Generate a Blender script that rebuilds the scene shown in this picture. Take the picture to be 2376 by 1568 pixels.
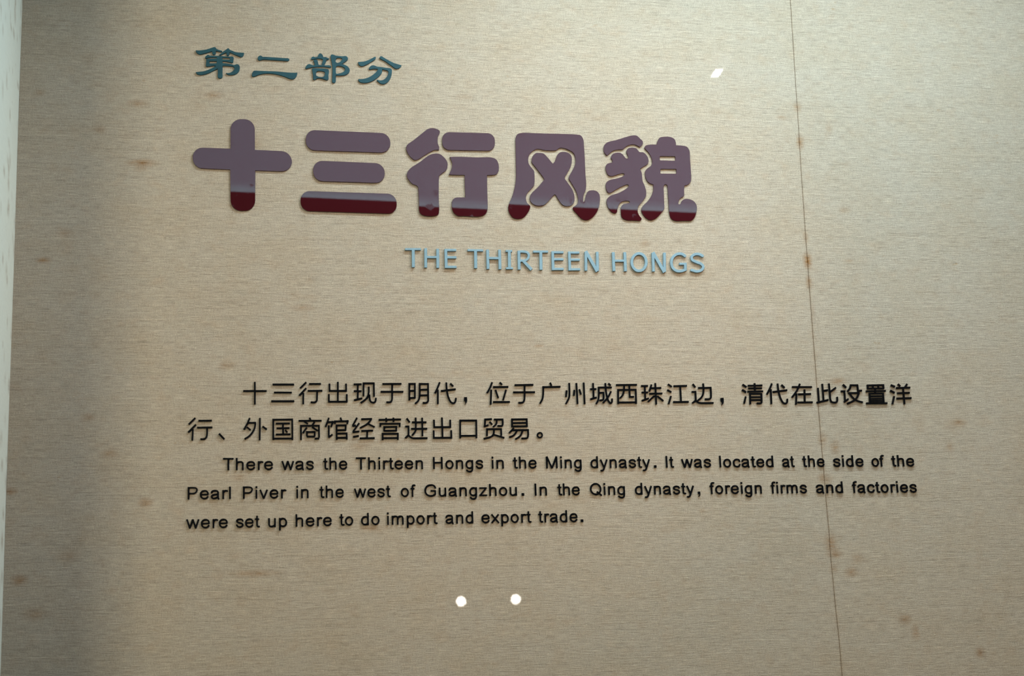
# Museum wall text behind glass: linen covered panels with raised acrylic lettering.
import bpy, bmesh, math, random
import numpy as np
from mathutils import Matrix, Vector
from mathutils.geometry import delaunay_2d_cdt

scene = bpy.context.scene
for o in list(bpy.data.objects):
    bpy.data.objects.remove(o)
COL = scene.collection

# ------------------------------------------------------------------ camera
CAM_R = [[0.9820697,-0.00854308,-0.18832453],[-0.1853394,-0.22643158,-0.95623117],[-0.03447347,0.97398961,-0.22395497]]          # columns: right, up, back
cam_data = bpy.data.cameras.new('camera')
cam = bpy.data.objects.new('camera', cam_data)
COL.objects.link(cam)
M = Matrix(CAM_R).to_4x4()
M.translation = (0.0, -3.0, 1.5)
cam.matrix_world = M
cam_data.sensor_width = 36.0
cam_data.lens = 59.4523
cam_data.clip_start = 0.05
cam_data.dof.use_dof = True
cam_data.dof.focus_distance = 3.2175
cam_data.dof.aperture_fstop = 4.5
scene.camera = cam

# ------------------------------------------------------------------ world, exposure, main lights
world = bpy.data.worlds.new('world')
scene.world = world
world.use_nodes = True
bg = world.node_tree.nodes['Background']
bg.inputs['Color'].default_value = (0.9, 0.95, 1.0, 1)
bg.inputs['Strength'].default_value = 0.0
vs = scene.view_settings
vs.view_transform = 'Standard'
vs.look = 'None'
vs.gamma = 1.0
vs.use_curve_mapping = False
vs.exposure = 0.0


def area_light(name, loc, target, sx, sy, power, color, spread=180):
    d = bpy.data.lights.new(name, 'AREA')
    d.shape = 'RECTANGLE'
    d.size, d.size_y = sx, sy
    d.energy = power
    d.color = color
    d.spread = math.radians(spread)
    o = bpy.data.objects.new(name, d)
    COL.objects.link(o)
    o.location = loc
    o.rotation_euler = (Vector(target) - Vector(loc)).to_track_quat('-Z', 'Y').to_euler()
    return o


# cool tube light in the head of the display case
area_light('case_tube_light', (1.08, -0.55, 3.25), (1.08, -0.55, 0.0), 1.4, 0.08, 27.0, (0.71, 0.93, 1.0))
# unseen warm fill lights, added in front of the case to balance the wall


def spot(name, loc, target, power, color, angle):
    d = bpy.data.lights.new(name, 'SPOT')
    d.energy, d.color, d.spot_size, d.spot_blend, d.shadow_soft_size = power, color, math.radians(angle), 1.0, 0.07
    o = bpy.data.objects.new(name, d)
    COL.objects.link(o)
    o.location = loc
    o.rotation_euler = (Vector(target) - Vector(loc)).to_track_quat('-Z', 'Y').to_euler()


spot('fill_title', (2.25, -1.9, 2.90), (0.42, 0.0, 2.32), 80.0, (1.0, 0.60, 0.30), 36)  # added warm fill on the title area, no fitting known there
area_light('fill_front_left', (-1.5, -6.0, 2.88), (0.9, 0.0, 1.95), 0.8, 0.5, 32.0, (1.0, 0.93, 0.66), 70)  # added fill from the front left, stands for no actual ceiling fixture
spot('fill_lower', (2.45, -2.0, 2.90), (1.30, 0.0, 1.62), 24.0, (1.0, 0.6, 0.35), 44)  # added warm fill to lift the lower right of the wall

# ------------------------------------------------------------------ node helpers
def new_mat(name):
    m = bpy.data.materials.new(name)
    m.use_nodes = True
    nt = m.node_tree
    return m, nt, nt.nodes['Principled BSDF']


def N(nt, kind, **kw):
    n = nt.nodes.new(kind)
    for k, v in kw.items():
        setattr(n, k, v)
    return n


def setin(nt, sock, v):
    if isinstance(v, bpy.types.NodeSocket):
        nt.links.new(v, sock)
    else:
        sock.default_value = v


def math_(nt, op, a, b=None, c=None, clamp=False):
    n = N(nt, 'ShaderNodeMath', operation=op, use_clamp=clamp)
    for i, v in enumerate((a, b, c)):
        if v is not None:
            setin(nt, n.inputs[i], v)
    return n.outputs[0]


def vscale(nt, vec, s):
    n = N(nt, 'ShaderNodeVectorMath', operation='MULTIPLY')
    setin(nt, n.inputs[0], vec)
    n.inputs[1].default_value = s
    return n.outputs[0]


def noise_(nt, vec, scale=1.0, detail=0.0, rough=0.5):
    n = N(nt, 'ShaderNodeTexNoise')
    setin(nt, n.inputs['Vector'], vec)
    n.inputs['Scale'].default_value = scale
    n.inputs['Detail'].default_value = detail
    n.inputs['Roughness'].default_value = rough
    return n.outputs['Fac']


def maprange(nt, v, a, b, c, d, smooth=False):
    n = N(nt, 'ShaderNodeMapRange')
    if smooth:
        n.interpolation_type = 'SMOOTHSTEP'
    setin(nt, n.inputs['Value'], v)
    for k, x in zip(('From Min', 'From Max', 'To Min', 'To Max'), (a, b, c, d)):
        n.inputs[k].default_value = x
    return n.outputs['Result']


def mixcol(nt, fac, a, b, mode='MIX'):
    n = N(nt, 'ShaderNodeMix', data_type='RGBA', blend_type=mode)
    setin(nt, n.inputs['Factor'], fac)
    for s, v in ((n.inputs['A'], a), (n.inputs['B'], b)):
        s2 = [i for i in n.inputs if i.type == 'RGBA'][0 if s == n.inputs['A'] else 1]
        setin(nt, s2, v if isinstance(v, bpy.types.NodeSocket) else (*v, 1.0))
    return [o for o in n.outputs if o.type == 'RGBA'][0]


# ------------------------------------------------------------------ materials
def linen(name, base, along='X', stained=True, strength=1.0, mottle=1.0):
    m, nt, b = new_mat(name)
    geo = N(nt, 'ShaderNodeNewGeometry')
    pos = geo.outputs['Position']
    sep = N(nt, 'ShaderNodeSeparateXYZ')
    nt.links.new(pos, sep.inputs[0])
    x = sep.outputs[0 if along == 'X' else 1]
    z = sep.outputs[2]
    # threads wander a little
    wob = noise_(nt, vscale(nt, pos, (2.2, 2.2, 5.0)), 1.0, 2.0)
    z2 = math_(nt, 'ADD', z, math_(nt, 'MULTIPLY', math_(nt, 'SUBTRACT', wob, 0.5), 0.022))

    def coord(sx, sz, off=0.0):
        c = N(nt, 'ShaderNodeCombineXYZ')
        setin(nt, c.inputs[0], math_(nt, 'MULTIPLY', x, sx))
        setin(nt, c.inputs[1], math_(nt, 'MULTIPLY', z2, sz))
        c.inputs[2].default_value = off
        return c.outputs[0]
    weft = noise_(nt, coord(46, 760, 1), 1.0, 1.0, 0.6)
    slub = noise_(nt, coord(6, 330, 4), 1.0, 1.0, 0.5)
    slub_d = maprange(nt, slub, 0.30, 0.42, 1.0, 0.0, True)
    slub_l = maprange(nt, slub, 0.62, 0.74, 0.0, 1.0, True)
    warp = noise_(nt, coord(720, 75, 7), 1.0, 1.0, 0.6)
    grain = noise_(nt, coord(480, 760, 9), 1.0, 0.0)
    neps = maprange(nt, noise_(nt, coord(95, 210, 12), 1.0, 1.0), 0.71, 0.78, 0.0, 1.0, True)
    h = math_(nt, 'ADD', math_(nt, 'MULTIPLY', weft, 1.0), math_(nt, 'MULTIPLY', warp, 0.45))
    h = math_(nt, 'ADD', h, math_(nt, 'MULTIPLY', grain, 0.5))
    h = math_(nt, 'ADD', h, math_(nt, 'MULTIPLY', slub_l, 0.2))
    h = math_(nt, 'SUBTRACT', h, math_(nt, 'MULTIPLY', slub_d, 0.2))
    h = math_(nt, 'ADD', h, math_(nt, 'MULTIPLY', neps, 0.7))
    # yarn tone
    tone = math_(nt, 'MULTIPLY_ADD', math_(nt, 'SUBTRACT', weft, 0.5), 0.80 * strength, 1.0)
    tone = math_(nt, 'MULTIPLY_ADD', math_(nt, 'SUBTRACT', warp, 0.5), 0.36 * strength, tone)
    tone = math_(nt, 'MULTIPLY_ADD', math_(nt, 'SUBTRACT', grain, 0.5), 0.50 * strength, tone)
    tone = math_(nt, 'MULTIPLY_ADD', slub_d, -0.10 * strength, tone)
    tone = math_(nt, 'MULTIPLY_ADD', slub_l, 0.12 * strength, tone)
    tone = math_(nt, 'MULTIPLY_ADD', neps, 0.16 * strength, tone)
    # blotchy ageing
    age = noise_(nt, vscale(nt, pos, (9, 9, 13)), 1.0, 4.0, 0.6)
    col = mixcol(nt, maprange(nt, age, 0.40, 0.72, 0.0, 0.38 * mottle), base,
                 (base[0] * 0.93, base[1] * 0.83, base[2] * 0.70))
    age2 = noise_(nt, vscale(nt, pos, (30, 30, 42)), 1.0, 3.0, 0.6)
    col = mixcol(nt, maprange(nt, age2, 0.52, 0.75, 0.0, 0.4 * mottle), col,
                 (base[0] * 0.92, base[1] * 0.80, base[2] * 0.70))
    cooler = noise_(nt, vscale(nt, pos, (40, 40, 55)), 1.0, 2.0, 0.5)
    col = mixcol(nt, maprange(nt, cooler, 0.5, 0.75, 0.0, 0.3 * mottle), col,
                 (base[0] * 0.93, base[1] * 0.97, base[2] * 0.97))
    if stained:
        # small scattered rust flecks
        fl = noise_(nt, vscale(nt, pos, (34, 34, 62)), 1.0, 2.0, 0.55)
        fm = maprange(nt, fl, 0.70, 0.82, 0.0, 0.55, True)
        col = mixcol(nt, fm, col, (0.34, 0.20, 0.09))
        att = N(nt, 'ShaderNodeAttribute', attribute_name='stain')
        brk = noise_(nt, coord(90, 240, 15), 1.0, 2.0, 0.6)
        sm = math_(nt, 'MULTIPLY', att.outputs['Fac'], maprange(nt, brk, 0.25, 0.65, 0.4, 1.2), clamp=True)
        col = mixcol(nt, sm, col, (0.265, 0.130, 0.045))
    cc = N(nt, 'ShaderNodeCombineColor')
    for i in range(3):
        nt.links.new(tone, cc.inputs[i])
    col = mixcol(nt, 1.0, col, cc.outputs[0], 'MULTIPLY')
    nt.links.new(col, b.inputs['Base Color'])
    b.inputs['Roughness'].default_value = 0.95
    b.inputs['Specular IOR Level'].default_value = 0.12
    bump = N(nt, 'ShaderNodeBump')
    bump.inputs['Strength'].default_value = 0.42 * strength
    bump.inputs['Distance'].default_value = 0.0011
    nt.links.new(h, bump.inputs['Height'])
    nt.links.new(bump.outputs[0], b.inputs['Normal'])
    return m


def plain(name, col, rough=0.6, spec=0.5, var=0.06, scale=30.0, metal=0.0):
    m, nt, b = new_mat(name)
    geo = N(nt, 'ShaderNodeNewGeometry')
    n = noise_(nt, geo.outputs['Position'], scale, 3.0)
    c = mixcol(nt, maprange(nt, n, 0.3, 0.7, 0, 1), tuple(v * (1 - var) for v in col), tuple(min(1, v * (1 + var)) for v in col))
    nt.links.new(c, b.inputs['Base Color'])
    b.inputs['Roughness'].default_value = rough
    b.inputs['Specular IOR Level'].default_value = spec
    b.inputs['Metallic'].default_value = metal
    return m


def emitter(name, col, strength):
    m, nt, b = new_mat(name)
    nt.nodes.remove(b)
    e = N(nt, 'ShaderNodeEmission')
    e.inputs['Color'].default_value = (*col, 1)
    e.inputs['Strength'].default_value = strength
    nt.links.new(e.outputs[0], nt.nodes['Material Output'].inputs['Surface'])
    return m


def maroon_acrylic():
    m, nt, b = new_mat('maroon_acrylic')
    geo = N(nt, 'ShaderNodeNewGeometry')
    pos = geo.outputs['Position']
    sm = noise_(nt, vscale(nt, pos, (26, 26, 26)), 1.0, 5.0, 0.65)
    patch = noise_(nt, vscale(nt, pos, (7, 7, 7)), 1.0, 1.0)
    mask = math_(nt, 'MULTIPLY', maprange(nt, sm, 0.58, 0.70, 0, 1, True), maprange(nt, patch, 0.40, 0.54, 0, 1, True))
    rough = math_(nt, 'MULTIPLY_ADD', mask, 0.25, 0.012)
    nt.links.new(rough, b.inputs['Roughness'])
    b.inputs['Base Color'].default_value = (0.050, 0.0052, 0.0085, 1)
    b.inputs['IOR'].default_value = 1.52
    return m


def teal_paint():
    m, nt, b = new_mat('teal_paint')
    geo = N(nt, 'ShaderNodeNewGeometry')
    n = noise_(nt, geo.outputs['Position'], 90.0, 4.0, 0.6)
    c = mixcol(nt, maprange(nt, n, 0.35, 0.7, 0, 1), (0.0075, 0.050, 0.068), (0.012, 0.074, 0.096))
    fl = noise_(nt, geo.outputs['Position'], 420.0, 1.0)
    c = mixcol(nt, maprange(nt, fl, 0.70, 0.76, 0, 0.6, True), c, (0.006, 0.03, 0.05))
    nt.links.new(c, b.inputs['Base Color'])
    b.inputs['Roughness'].default_value = 0.55
    b.inputs['Specular IOR Level'].default_value = 0.3
    return m


MAT = {}
MAT['linen'] = linen('oatmeal_linen', (0.450, 0.378, 0.303))
MAT['linen_side'] = linen('pale_linen', (0.80, 0.80, 0.71), along='Y', strength=0.3, mottle=0.15)
MAT['maroon'] = maroon_acrylic()
MAT['teal'] = teal_paint()
MAT['pale_blue'] = plain('pale_blue_paint', (0.225, 0.35, 0.43), 0.5, 0.35, 0.07, 160)
MAT['black'] = plain('black_acrylic', (0.004, 0.0045, 0.006), 0.12, 0.35, 0.25, 60)
MAT['board'] = plain('backing_board', (0.22, 0.16, 0.10), 0.9, 0.1)
MAT['dark_wall'] = plain('dark_room_paint', (0.045, 0.04, 0.038), 0.9, 0.1)
MAT['dark_floor'] = plain('dark_floor', (0.11, 0.085, 0.065), 0.6, 0.3)
MAT['metal'] = plain('grey_metal', (0.3, 0.3, 0.3), 0.45, 0.5, metal=0.8)
MAT['white_metal'] = plain('white_metal', (0.7, 0.7, 0.68), 0.5, 0.4)


def glass_mat():
    m, nt, b = new_mat('low_reflection_glass')
    nt.nodes.remove(b)
    tr = N(nt, 'ShaderNodeBsdfTransparent')
    gl = N(nt, 'ShaderNodeBsdfGlossy')
    gl.inputs['Roughness'].default_value = 0.0
    mx = N(nt, 'ShaderNodeMixShader')
    mx.inputs[0].default_value = 0.035
    nt.links.new(tr.outputs[0], mx.inputs[1])
    nt.links.new(gl.outputs[0], mx.inputs[2])
    nt.links.new(mx.outputs[0], nt.nodes['Material Output'].inputs['Surface'])
    return m


MAT['glass'] = glass_mat()
MAT['lamp_disc'] = emitter('warm_lamp', (1.0, 0.93, 0.82), 70.0)
MAT['lamp_square'] = emitter('square_lamp', (1.0, 0.95, 0.87), 22.0)


def edge_lit_diffuser():
    """Ceiling panel lit from LEDs along its far edge: brightest and bluest there."""
    m = emitter('ceiling_diffuser', (0.62, 0.83, 1.0), 2.4)
    nt = m.node_tree
    e = [n for n in nt.nodes if n.type == 'EMISSION'][0]
    geo = N(nt, 'ShaderNodeNewGeometry')
    sep = N(nt, 'ShaderNodeSeparateXYZ')
    nt.links.new(geo.outputs['Position'], sep.inputs[0])
    (xa, ya), (xb, yb) = EDGE
    k = (yb - ya) / (xb - xa)
    d = math_(nt, 'SUBTRACT', sep.outputs[1], math_(nt, 'MULTIPLY_ADD', sep.outputs[0], k, ya - k * xa))
    near = maprange(nt, d, 0.0, 0.10, 1.0, 0.0, True)
    st = math_(nt, 'MULTIPLY_ADD', near, 1.3, 2.55)
    nt.links.new(math_(nt, 'MULTIPLY', st, maprange(nt, sep.outputs[0], 0.0, 1.5, 0.92, 1.3)), e.inputs['Strength'])
    nt.links.new(mixcol(nt, near, (0.62, 0.81, 1.0), (0.57, 0.87, 1.0)), e.inputs['Color'])
    return m


EDGE = [[0.1406,-1.4738],[1.4272,-1.5623]]
MAT['diffuser'] = edge_lit_diffuser()

# ------------------------------------------------------------------ object helpers
def tag(o, label=None, cat=None, group=None, kind=None):
    if label:
        o['label'] = label
    if cat:
        o['category'] = cat
    if group:
        o['group'] = group
    if kind:
        o['kind'] = kind
    return o


def link_mesh(name, me, mat=None, parent=None):
    o = bpy.data.objects.new(name, me)
    COL.objects.link(o)
    if mat:
        me.materials.clear()
        me.materials.append(mat)
    if parent:
        o.parent = parent
    return o


def from_bm(name, bm, mat, parent=None, smooth=False):
    me = bpy.data.meshes.new(name)
    bm.normal_update()
    bm.to_mesh(me)
    bm.free()
    if smooth:
        for p in me.polygons:
            p.use_smooth = True
    return link_mesh(name, me, mat, parent)


def bm_box(bm, lo, hi):
    x0, y0, z0 = lo
    x1, y1, z1 = hi
    v = [bm.verts.new(c) for c in ((x0, y0, z0), (x1, y0, z0), (x1, y1, z0), (x0, y1, z0),
                                   (x0, y0, z1), (x1, y0, z1), (x1, y1, z1), (x0, y1, z1))]
    for q in ((0, 3, 2, 1), (4, 5, 6, 7), (0, 1, 5, 4), (1, 2, 6, 5), (2, 3, 7, 6), (3, 0, 4, 7)):
        bm.faces.new([v[i] for i in q])


def box(name, lo, hi, mat, parent=None):
    bm = bmesh.new()
    bm_box(bm, lo, hi)
    return from_bm(name, bm, mat, parent)


def empty(name, loc):
    e = bpy.data.objects.new(name, None)
    COL.objects.link(e)
    e.empty_display_size = 0.02
    e.location = loc
    return e




def cut_letter(rings, thick, bevel, name, scale=1.0):
    """One cut-out piece: rings[0] is its outline, the others are its openings (metres).
    Front face, a narrow bevelled rim and straight sides down to the wall."""
    co, edges, faces = [], [], []
    front, loops = [], []
    for k, r in enumerate(rings):
        p = np.array(r, float)
        keep = np.hypot(*(p - np.roll(p, 1, 0)).T) > 2e-5
        p = p[keep]
        ar = 0.5 * np.sum(p[:, 0] * np.roll(p[:, 1], -1) - np.roll(p[:, 0], -1) * p[:, 1])
        if (ar > 0) != (k == 0):
            p = p[::-1]                       # outline runs counter-clockwise, openings clockwise
        e0 = p - np.roll(p, 1, 0)
        e1 = np.roll(p, -1, 0) - p
        e0 /= np.hypot(*e0.T)[:, None]
        e1 /= np.hypot(*e1.T)[:, None]
        n0 = np.stack([-e0[:, 1], e0[:, 0]], 1)
        n1 = np.stack([-e1[:, 1], e1[:, 0]], 1)
        m = n0 + n1
        m /= np.maximum((m * n0).sum(1), 0.6)[:, None]
        loops.append((p, p + m * bevel))
    base = 0
    fl = []
    for p, q in loops:
        n = len(p)
        for ring, y in ((p, 0.0), (p, -(thick - bevel)), (q, -thick)):
            co += [(x, y, z) for x, z in ring]
        for lev in (0, 1):
            for i in range(n):
                j = (i + 1) % n
                o0, o1 = base + lev * n, base + (lev + 1) * n
                faces.append((o0 + i, o0 + j, o1 + j, o1 + i))
        fl.append((base + 2 * n, n))
        base += 3 * n
    vin, ein, back = [], [], []
    for (st, n), (p, q) in zip(fl, loops):
        o = len(vin)
        vin += [Vector(v) for v in q]
        back += list(range(st, st + n))
        ein += [(o + i, o + (i + 1) % n) for i in range(n)]
    vo, eo, fo, ov, oe, of = delaunay_2d_cdt(vin, ein, [], 0, 1e-7)
    idx = []
    for k, v in enumerate(vo):
        if ov[k]:
            idx.append(back[ov[k][0]])
        else:
            idx.append(len(co))
            co.append((v.x, -thick, v.y))
    tri = np.array([f for f in fo])
    vv = np.array([(v.x, v.y) for v in vo])
    cen = vv[tri].mean(1)
    ink = np.zeros(len(cen), bool)
    for p, q in loops:                        # even-odd count over all rings
        x1, y1 = q[:, 0][:, None], q[:, 1][:, None]
        x2, y2 = np.roll(q[:, 0], -1)[:, None], np.roll(q[:, 1], -1)[:, None]
        up = (y1 > cen[:, 1]) != (y2 > cen[:, 1])
        with np.errstate(divide='ignore', invalid='ignore'):
            hit = up & (cen[:, 0] < (x2 - x1) * (cen[:, 1] - y1) / (y2 - y1) + x1)
        ink ^= (hit.sum(0) % 2).astype(bool)
    for f in tri[ink]:
        faces.append(tuple(idx[i] for i in f))
    me = bpy.data.meshes.new(name)
    me.from_pydata(co, [], faces)
    me.update()
    return me


def decode(s, unit):
    out = []
    for piece in s.split('/'):
        out.append([[tuple(float(v) * unit for v in p.split(',')) for p in ring.split(' ')] for ring in piece.split('|')])
    return out


def place_piecewise(name, centre, enc, mat, thick, bevel, part='stroke', part_names=None):
    pcs = decode(enc, 0.00005)
    loc = (centre[0] / 1000, 0.0, centre[1] / 1000)
    if len(pcs) == 1:
        o = link_mesh(name, cut_letter(pcs[0], thick, bevel, name), mat)
        o.location = loc
        return o
    root = empty(name, loc)
    for i, p in enumerate(pcs):
        pn = part_names[i] if part_names else part
        link_mesh(pn, cut_letter(p, thick, bevel, pn), mat, root)
    return root


# ------------------------------------------------------------------ setting: linen wall panels
CORNER = -0.3039
SEAM = [[1187.0,2906.8],[1185.8,2807.4],[1184.5,2723.0],[1184.3,2672.1],[1183.1,2598.2],[1182.3,2543.6],[1181.6,2451.6],[1181.0,2404.3],[1181.4,2358.1],[1180.8,2315.7],[1180.9,2259.0],[1180.7,2206.9],[1180.8,2151.0],[1180.7,2114.0],[1180.5,2065.5],[1180.8,2014.0],[1181.7,1940.7],[1181.9,1882.8],[1182.8,1836.6],[1182.3,1789.9],[1183.3,1749.1],[1184.3,1694.3],[1186.3,1639.8],[1186.9,1570.3]]
STAINS = [
[-0.2661,2.6532,0.0068,0.0045,0.35],
[-0.0841,2.5241,0.0215,0.0054,0.8],
[-0.0841,2.5184,0.0107,0.0092,0.4],
[-0.0951,2.6387,0.017,0.0062,0.45],
[0.0428,2.6599,0.0157,0.0071,0.45],
[-0.2538,2.3369,0.0104,0.0044,0.8],
[0.2031,2.2556,0.0203,0.0055,0.35],
[0.0682,2.1474,0.0122,0.0068,0.4],
[0.1177,1.7766,0.0372,0.0045,0.5],
[-0.0695,1.9024,0.0103,0.0073,0.6],
[-0.2965,1.924,0.0086,0.005,0.8],
[-0.2777,1.7719,0.0113,0.0071,0.7],
[0.1179,2.5662,0.0174,0.0095,0.25],
[1.1891,1.7978,0.0102,0.0085,0.5],
[1.2199,1.7588,0.0102,0.0068,0.6],
[1.2349,1.7851,0.0102,0.0085,0.35],
[1.2242,2.1226,0.014,0.0061,0.6],
[1.2077,1.9949,0.0086,0.0121,0.5],
[1.4641,2.0428,0.0125,0.0062,0.55],
[1.3189,1.6699,0.0103,0.0077,0.6],
[1.3381,1.6464,0.0068,0.012,0.5],
[1.4634,1.6044,0.0087,0.0087,0.6],
[-0.1317,1.9892,0.0117,0.0073,0.4],
[-0.1697,2.0534,0.0117,0.0066,0.35],
[0.3225,1.8531,0.0138,0.0054,0.5],
[0.5127,2.6741,0.0183,0.005,0.2],
[0.7776,2.6398,0.0189,0.006,0.22],
[0.3054,2.0006,0.0155,0.0062,0.35],
[0.0914,1.9459,0.0105,0.0053,0.4],
[1.4417,1.9965,0.0071,0.0089,0.35],
[-0.2513,1.714,0.0155,0.0085,0.4],
[-0.2179,2.3888,0.0134,0.0075,0.3],
[-0.1969,1.8116,0.0143,0.01,0.3],
[0.6409,2.1874,0.0074,0.002,0.6],
[0.9384,1.8773,0.005,0.0033,0.4],
[-0.1618,2.5863,0.0107,0.0069,0.3],
[0.2191,2.3077,0.0063,0.0047,0.2],
[0.8564,2.39,0.0085,0.0051,0.4],
[1.1482,2.6555,0.009,0.0036,0.4],
[1.2472,2.6336,0.0073,0.0109,0.3],
[1.2659,2.4659,0.0108,0.0054,0.35],
[1.2662,2.3631,0.0089,0.0036,0.3],
[1.184,2.6784,0.0072,0.0081,0.5],
[1.1837,2.6045,0.0063,0.0126,0.75],
[1.1812,2.4095,0.0044,0.0089,0.5],
[1.181,2.3616,0.0071,0.0141,1],
[1.1803,2.3183,0.0053,0.0123,0.7],
[1.183,2.0099,0.0069,0.0121,0.6],
[1.1788,1.9358,0.0077,0.0086,0.6],
[1.1854,1.9317,0.0069,0.0069,0.5],
[1.1843,1.8124,0.0094,0.0187,0.6],
[1.1895,1.793,0.0136,0.0051,0.7],
[1.1856,1.7658,0.0068,0.0085,0.4],
[1.1839,2.2625,0.0035,0.0158,0.35],
[1.1863,1.9112,0.0069,0.012,0.35]
]
sx_ = np.array([p[0] for p in SEAM]) / 1000
sz_ = np.array([p[1] for p in SEAM]) / 1000
order = np.argsort(sz_)
sz_, sx_ = sz_[order], sx_[order]


def seam_x(z):
    lo = sx_[0] + (z - sz_[0]) * (sx_[3] - sx_[0]) / (sz_[3] - sz_[0])
    hi = sx_[-1] + (z - sz_[-1]) * (sx_[-1] - sx_[-4]) / (sz_[-1] - sz_[-4])
    return np.where(z < sz_[0], lo, np.where(z > sz_[-1], hi, np.interp(z, sz_, sx_)))


def panel(name, side):
    zs = np.concatenate([np.arange(0.9, 1.5, 0.1), np.arange(1.5, 3.0, 0.004), np.arange(3.0, 3.31, 0.06)])
    zs[-1] = 3.3
    sxz = seam_x(zs)
    gap = 0.0003
    if side == 'L':
        u = np.linspace(0, 1, 430)
        gx = CORNER + u[None, :] * (sxz[:, None] - gap - 0.0016 - CORNER)
        gy = np.zeros_like(gx)
        lip = [(-0.0006, 0.0004), (0.0, 0.0018), (0.0, 0.011)]
        gx = np.concatenate([gx] + [(sxz - gap + d)[:, None] for d, _ in lip], 1)
        gy = np.concatenate([gy] + [np.full((len(zs), 1), y) for _, y in lip], 1)
    else:
        u = np.concatenate([np.linspace(0, 0.2, 100), np.linspace(0.2, 1, 40)[1:]])
        gx = (sxz[:, None] + gap + 0.0016) + u[None, :] * (3.4 - (sxz[:, None] + gap + 0.0016))
        gy = np.full_like(gx, 0.0006)
        lip = [(0.0, 0.011), (0.0, 0.0022), (0.0006, 0.0009)]
        gx = np.concatenate([(sxz + gap + d)[:, None] for d, _ in lip] + [gx], 1)
        gy = np.concatenate([np.full((len(zs), 1), y) for _, y in lip] + [gy], 1)
    nr, nc = gx.shape
    gz = np.repeat(zs[:, None], nc, 1)
    co = np.stack([gx, gy, gz], -1).reshape(-1, 3)
    idx = np.arange(nr * nc).reshape(nr, nc)
    quads = np.stack([idx[:-1, :-1], idx[:-1, 1:], idx[1:, 1:], idx[1:, :-1]], -1).reshape(-1, 4)
    me = bpy.data.meshes.new(name)
    me.from_pydata(co.tolist(), [], quads.tolist())
    st = np.zeros(len(co))
    px, pz = co[:, 0], co[:, 2]
    for cx, cz, rx, rz, a in STAINS:
        d = np.sqrt(((px - cx) / rx) ** 2 + ((pz - cz) / rz) ** 2)
        st = np.maximum(st, a * np.clip(1.15 - d / 1.5, 0, 1) ** 1.2)
    # grime collecting along the joint
    dj = np.abs(px - seam_x(pz))
    st = np.maximum(st, 0.30 * np.clip(1 - dj / 0.003, 0, 1) * np.clip((2.75 - pz) / 0.5, 0.25, 1))
    at = me.attributes.new('stain', 'FLOAT', 'POINT')
    at.data.foreach_set('value', st.astype(np.float32))
    o = link_mesh(name, me, MAT['linen'])
    return tag(o, kind='structure')


tag(panel('wall_back_left', 'L'), 'oatmeal linen wall panel left of the dark vertical joint, carrying the lettering', None)
tag(panel('wall_back_right', 'R'), 'oatmeal linen wall panel right of the dark vertical joint', None)
tag(box('wall_back', (CORNER - 0.05, 0.012, 0.0), (3.45, 0.1, 3.35), MAT['board']), kind='structure')


def side_wall():
    zs = np.concatenate([np.arange(0.9, 1.5, 0.1), np.arange(1.5, 3.0, 0.004), [3.0, 3.15, 3.3]])
    ys = np.concatenate([[0.011], np.linspace(-0.0005, -0.42, 110)])
    co, q = [], []
    for z in zs:
        for y in ys:
            co.append((CORNER + 0.0007 * math.sin(z * 9.0) * min(1, -y * 40 + 0.4), y, z))
    n = len(ys)
    for i in range(len(zs) - 1):
        for j in range(n - 1):
            q.append((i * n + j, i * n + j + 1, (i + 1) * n + j + 1, (i + 1) * n + j))
    me = bpy.data.meshes.new('wall_left')
    me.from_pydata(co, [], q)
    rnd = random.Random(4)
    spots = [(-rnd.uniform(0.0, 0.38), rnd.uniform(1.55, 2.9), rnd.uniform(0.006, 0.02), rnd.uniform(0.006, 0.018), rnd.uniform(0.15, 0.45)) for _ in range(150)]
    st = []
    for x, y, z in co:
        s = 0
        for cy, cz, ry, rz, a in spots:
            d = math.hypot((y - cy) / ry, (z - cz) / rz)
            s = max(s, a * max(0, 1.3 - d))
        st.append(s)
    at = me.attributes.new('stain', 'FLOAT', 'POINT')
    at.data.foreach_set('value', st)
    return tag(link_mesh('wall_left', me, MAT['linen_side']), 'pale linen side wall of the display case', kind='structure')


side_wall()
# room shell around the visitor
struct = lambda n, lo, hi, m: tag(box(n, lo, hi, MAT[m]), kind='structure')
struct('floor', (-5.0, -9.2, -0.1), (7.0, 0.1, 0.0), 'dark_floor')
struct('ceiling', (-5.0, -9.2, 3.0), (7.0, -0.84, 3.1), 'dark_wall')
struct('ceiling_case', (CORNER - 0.05, -0.84, 3.3), (3.45, 0.1, 3.36), 'dark_wall')
struct('trim_bounce_block', (CORNER - 0.05, -0.8, 0.9), (CORNER - 0.004, -0.42, 3.3), 'dark_wall')  # unseen dark return, added to cut light bounced off the side wall
struct('trim_header', (CORNER - 0.05, -0.84, 3.1), (3.45, -0.81, 3.3), 'dark_wall')
struct('wall_front', (-5.0, -9.3, 0.0), (7.0, -9.2, 3.1), 'dark_wall')
struct('wall_right', (7.0, -9.3, 0.0), (7.1, -0.8, 3.1), 'dark_wall')
struct('wall_room_left', (-5.1, -9.3, 0.0), (-5.0, -0.8, 3.1), 'dark_wall')
struct('wall_case_right', (3.4, -0.8, 0.9), (3.45, 0.0, 3.3), 'dark_wall')
struct('trim_sill', (CORNER - 0.05, -0.84, 0.8), (3.45, 0.0, 0.9), 'dark_wall')
struct('wall_plinth', (-5.0, -0.84, 0.0), (7.0, -0.78, 0.8), 'dark_wall')
struct('wall_beside_left', (-5.0, -0.84, 0.8), (CORNER - 0.03, -0.78, 3.1), 'dark_wall')
struct('wall_beside_right', (3.43, -0.84, 0.8), (7.0, -0.78, 3.1), 'dark_wall')
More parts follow.
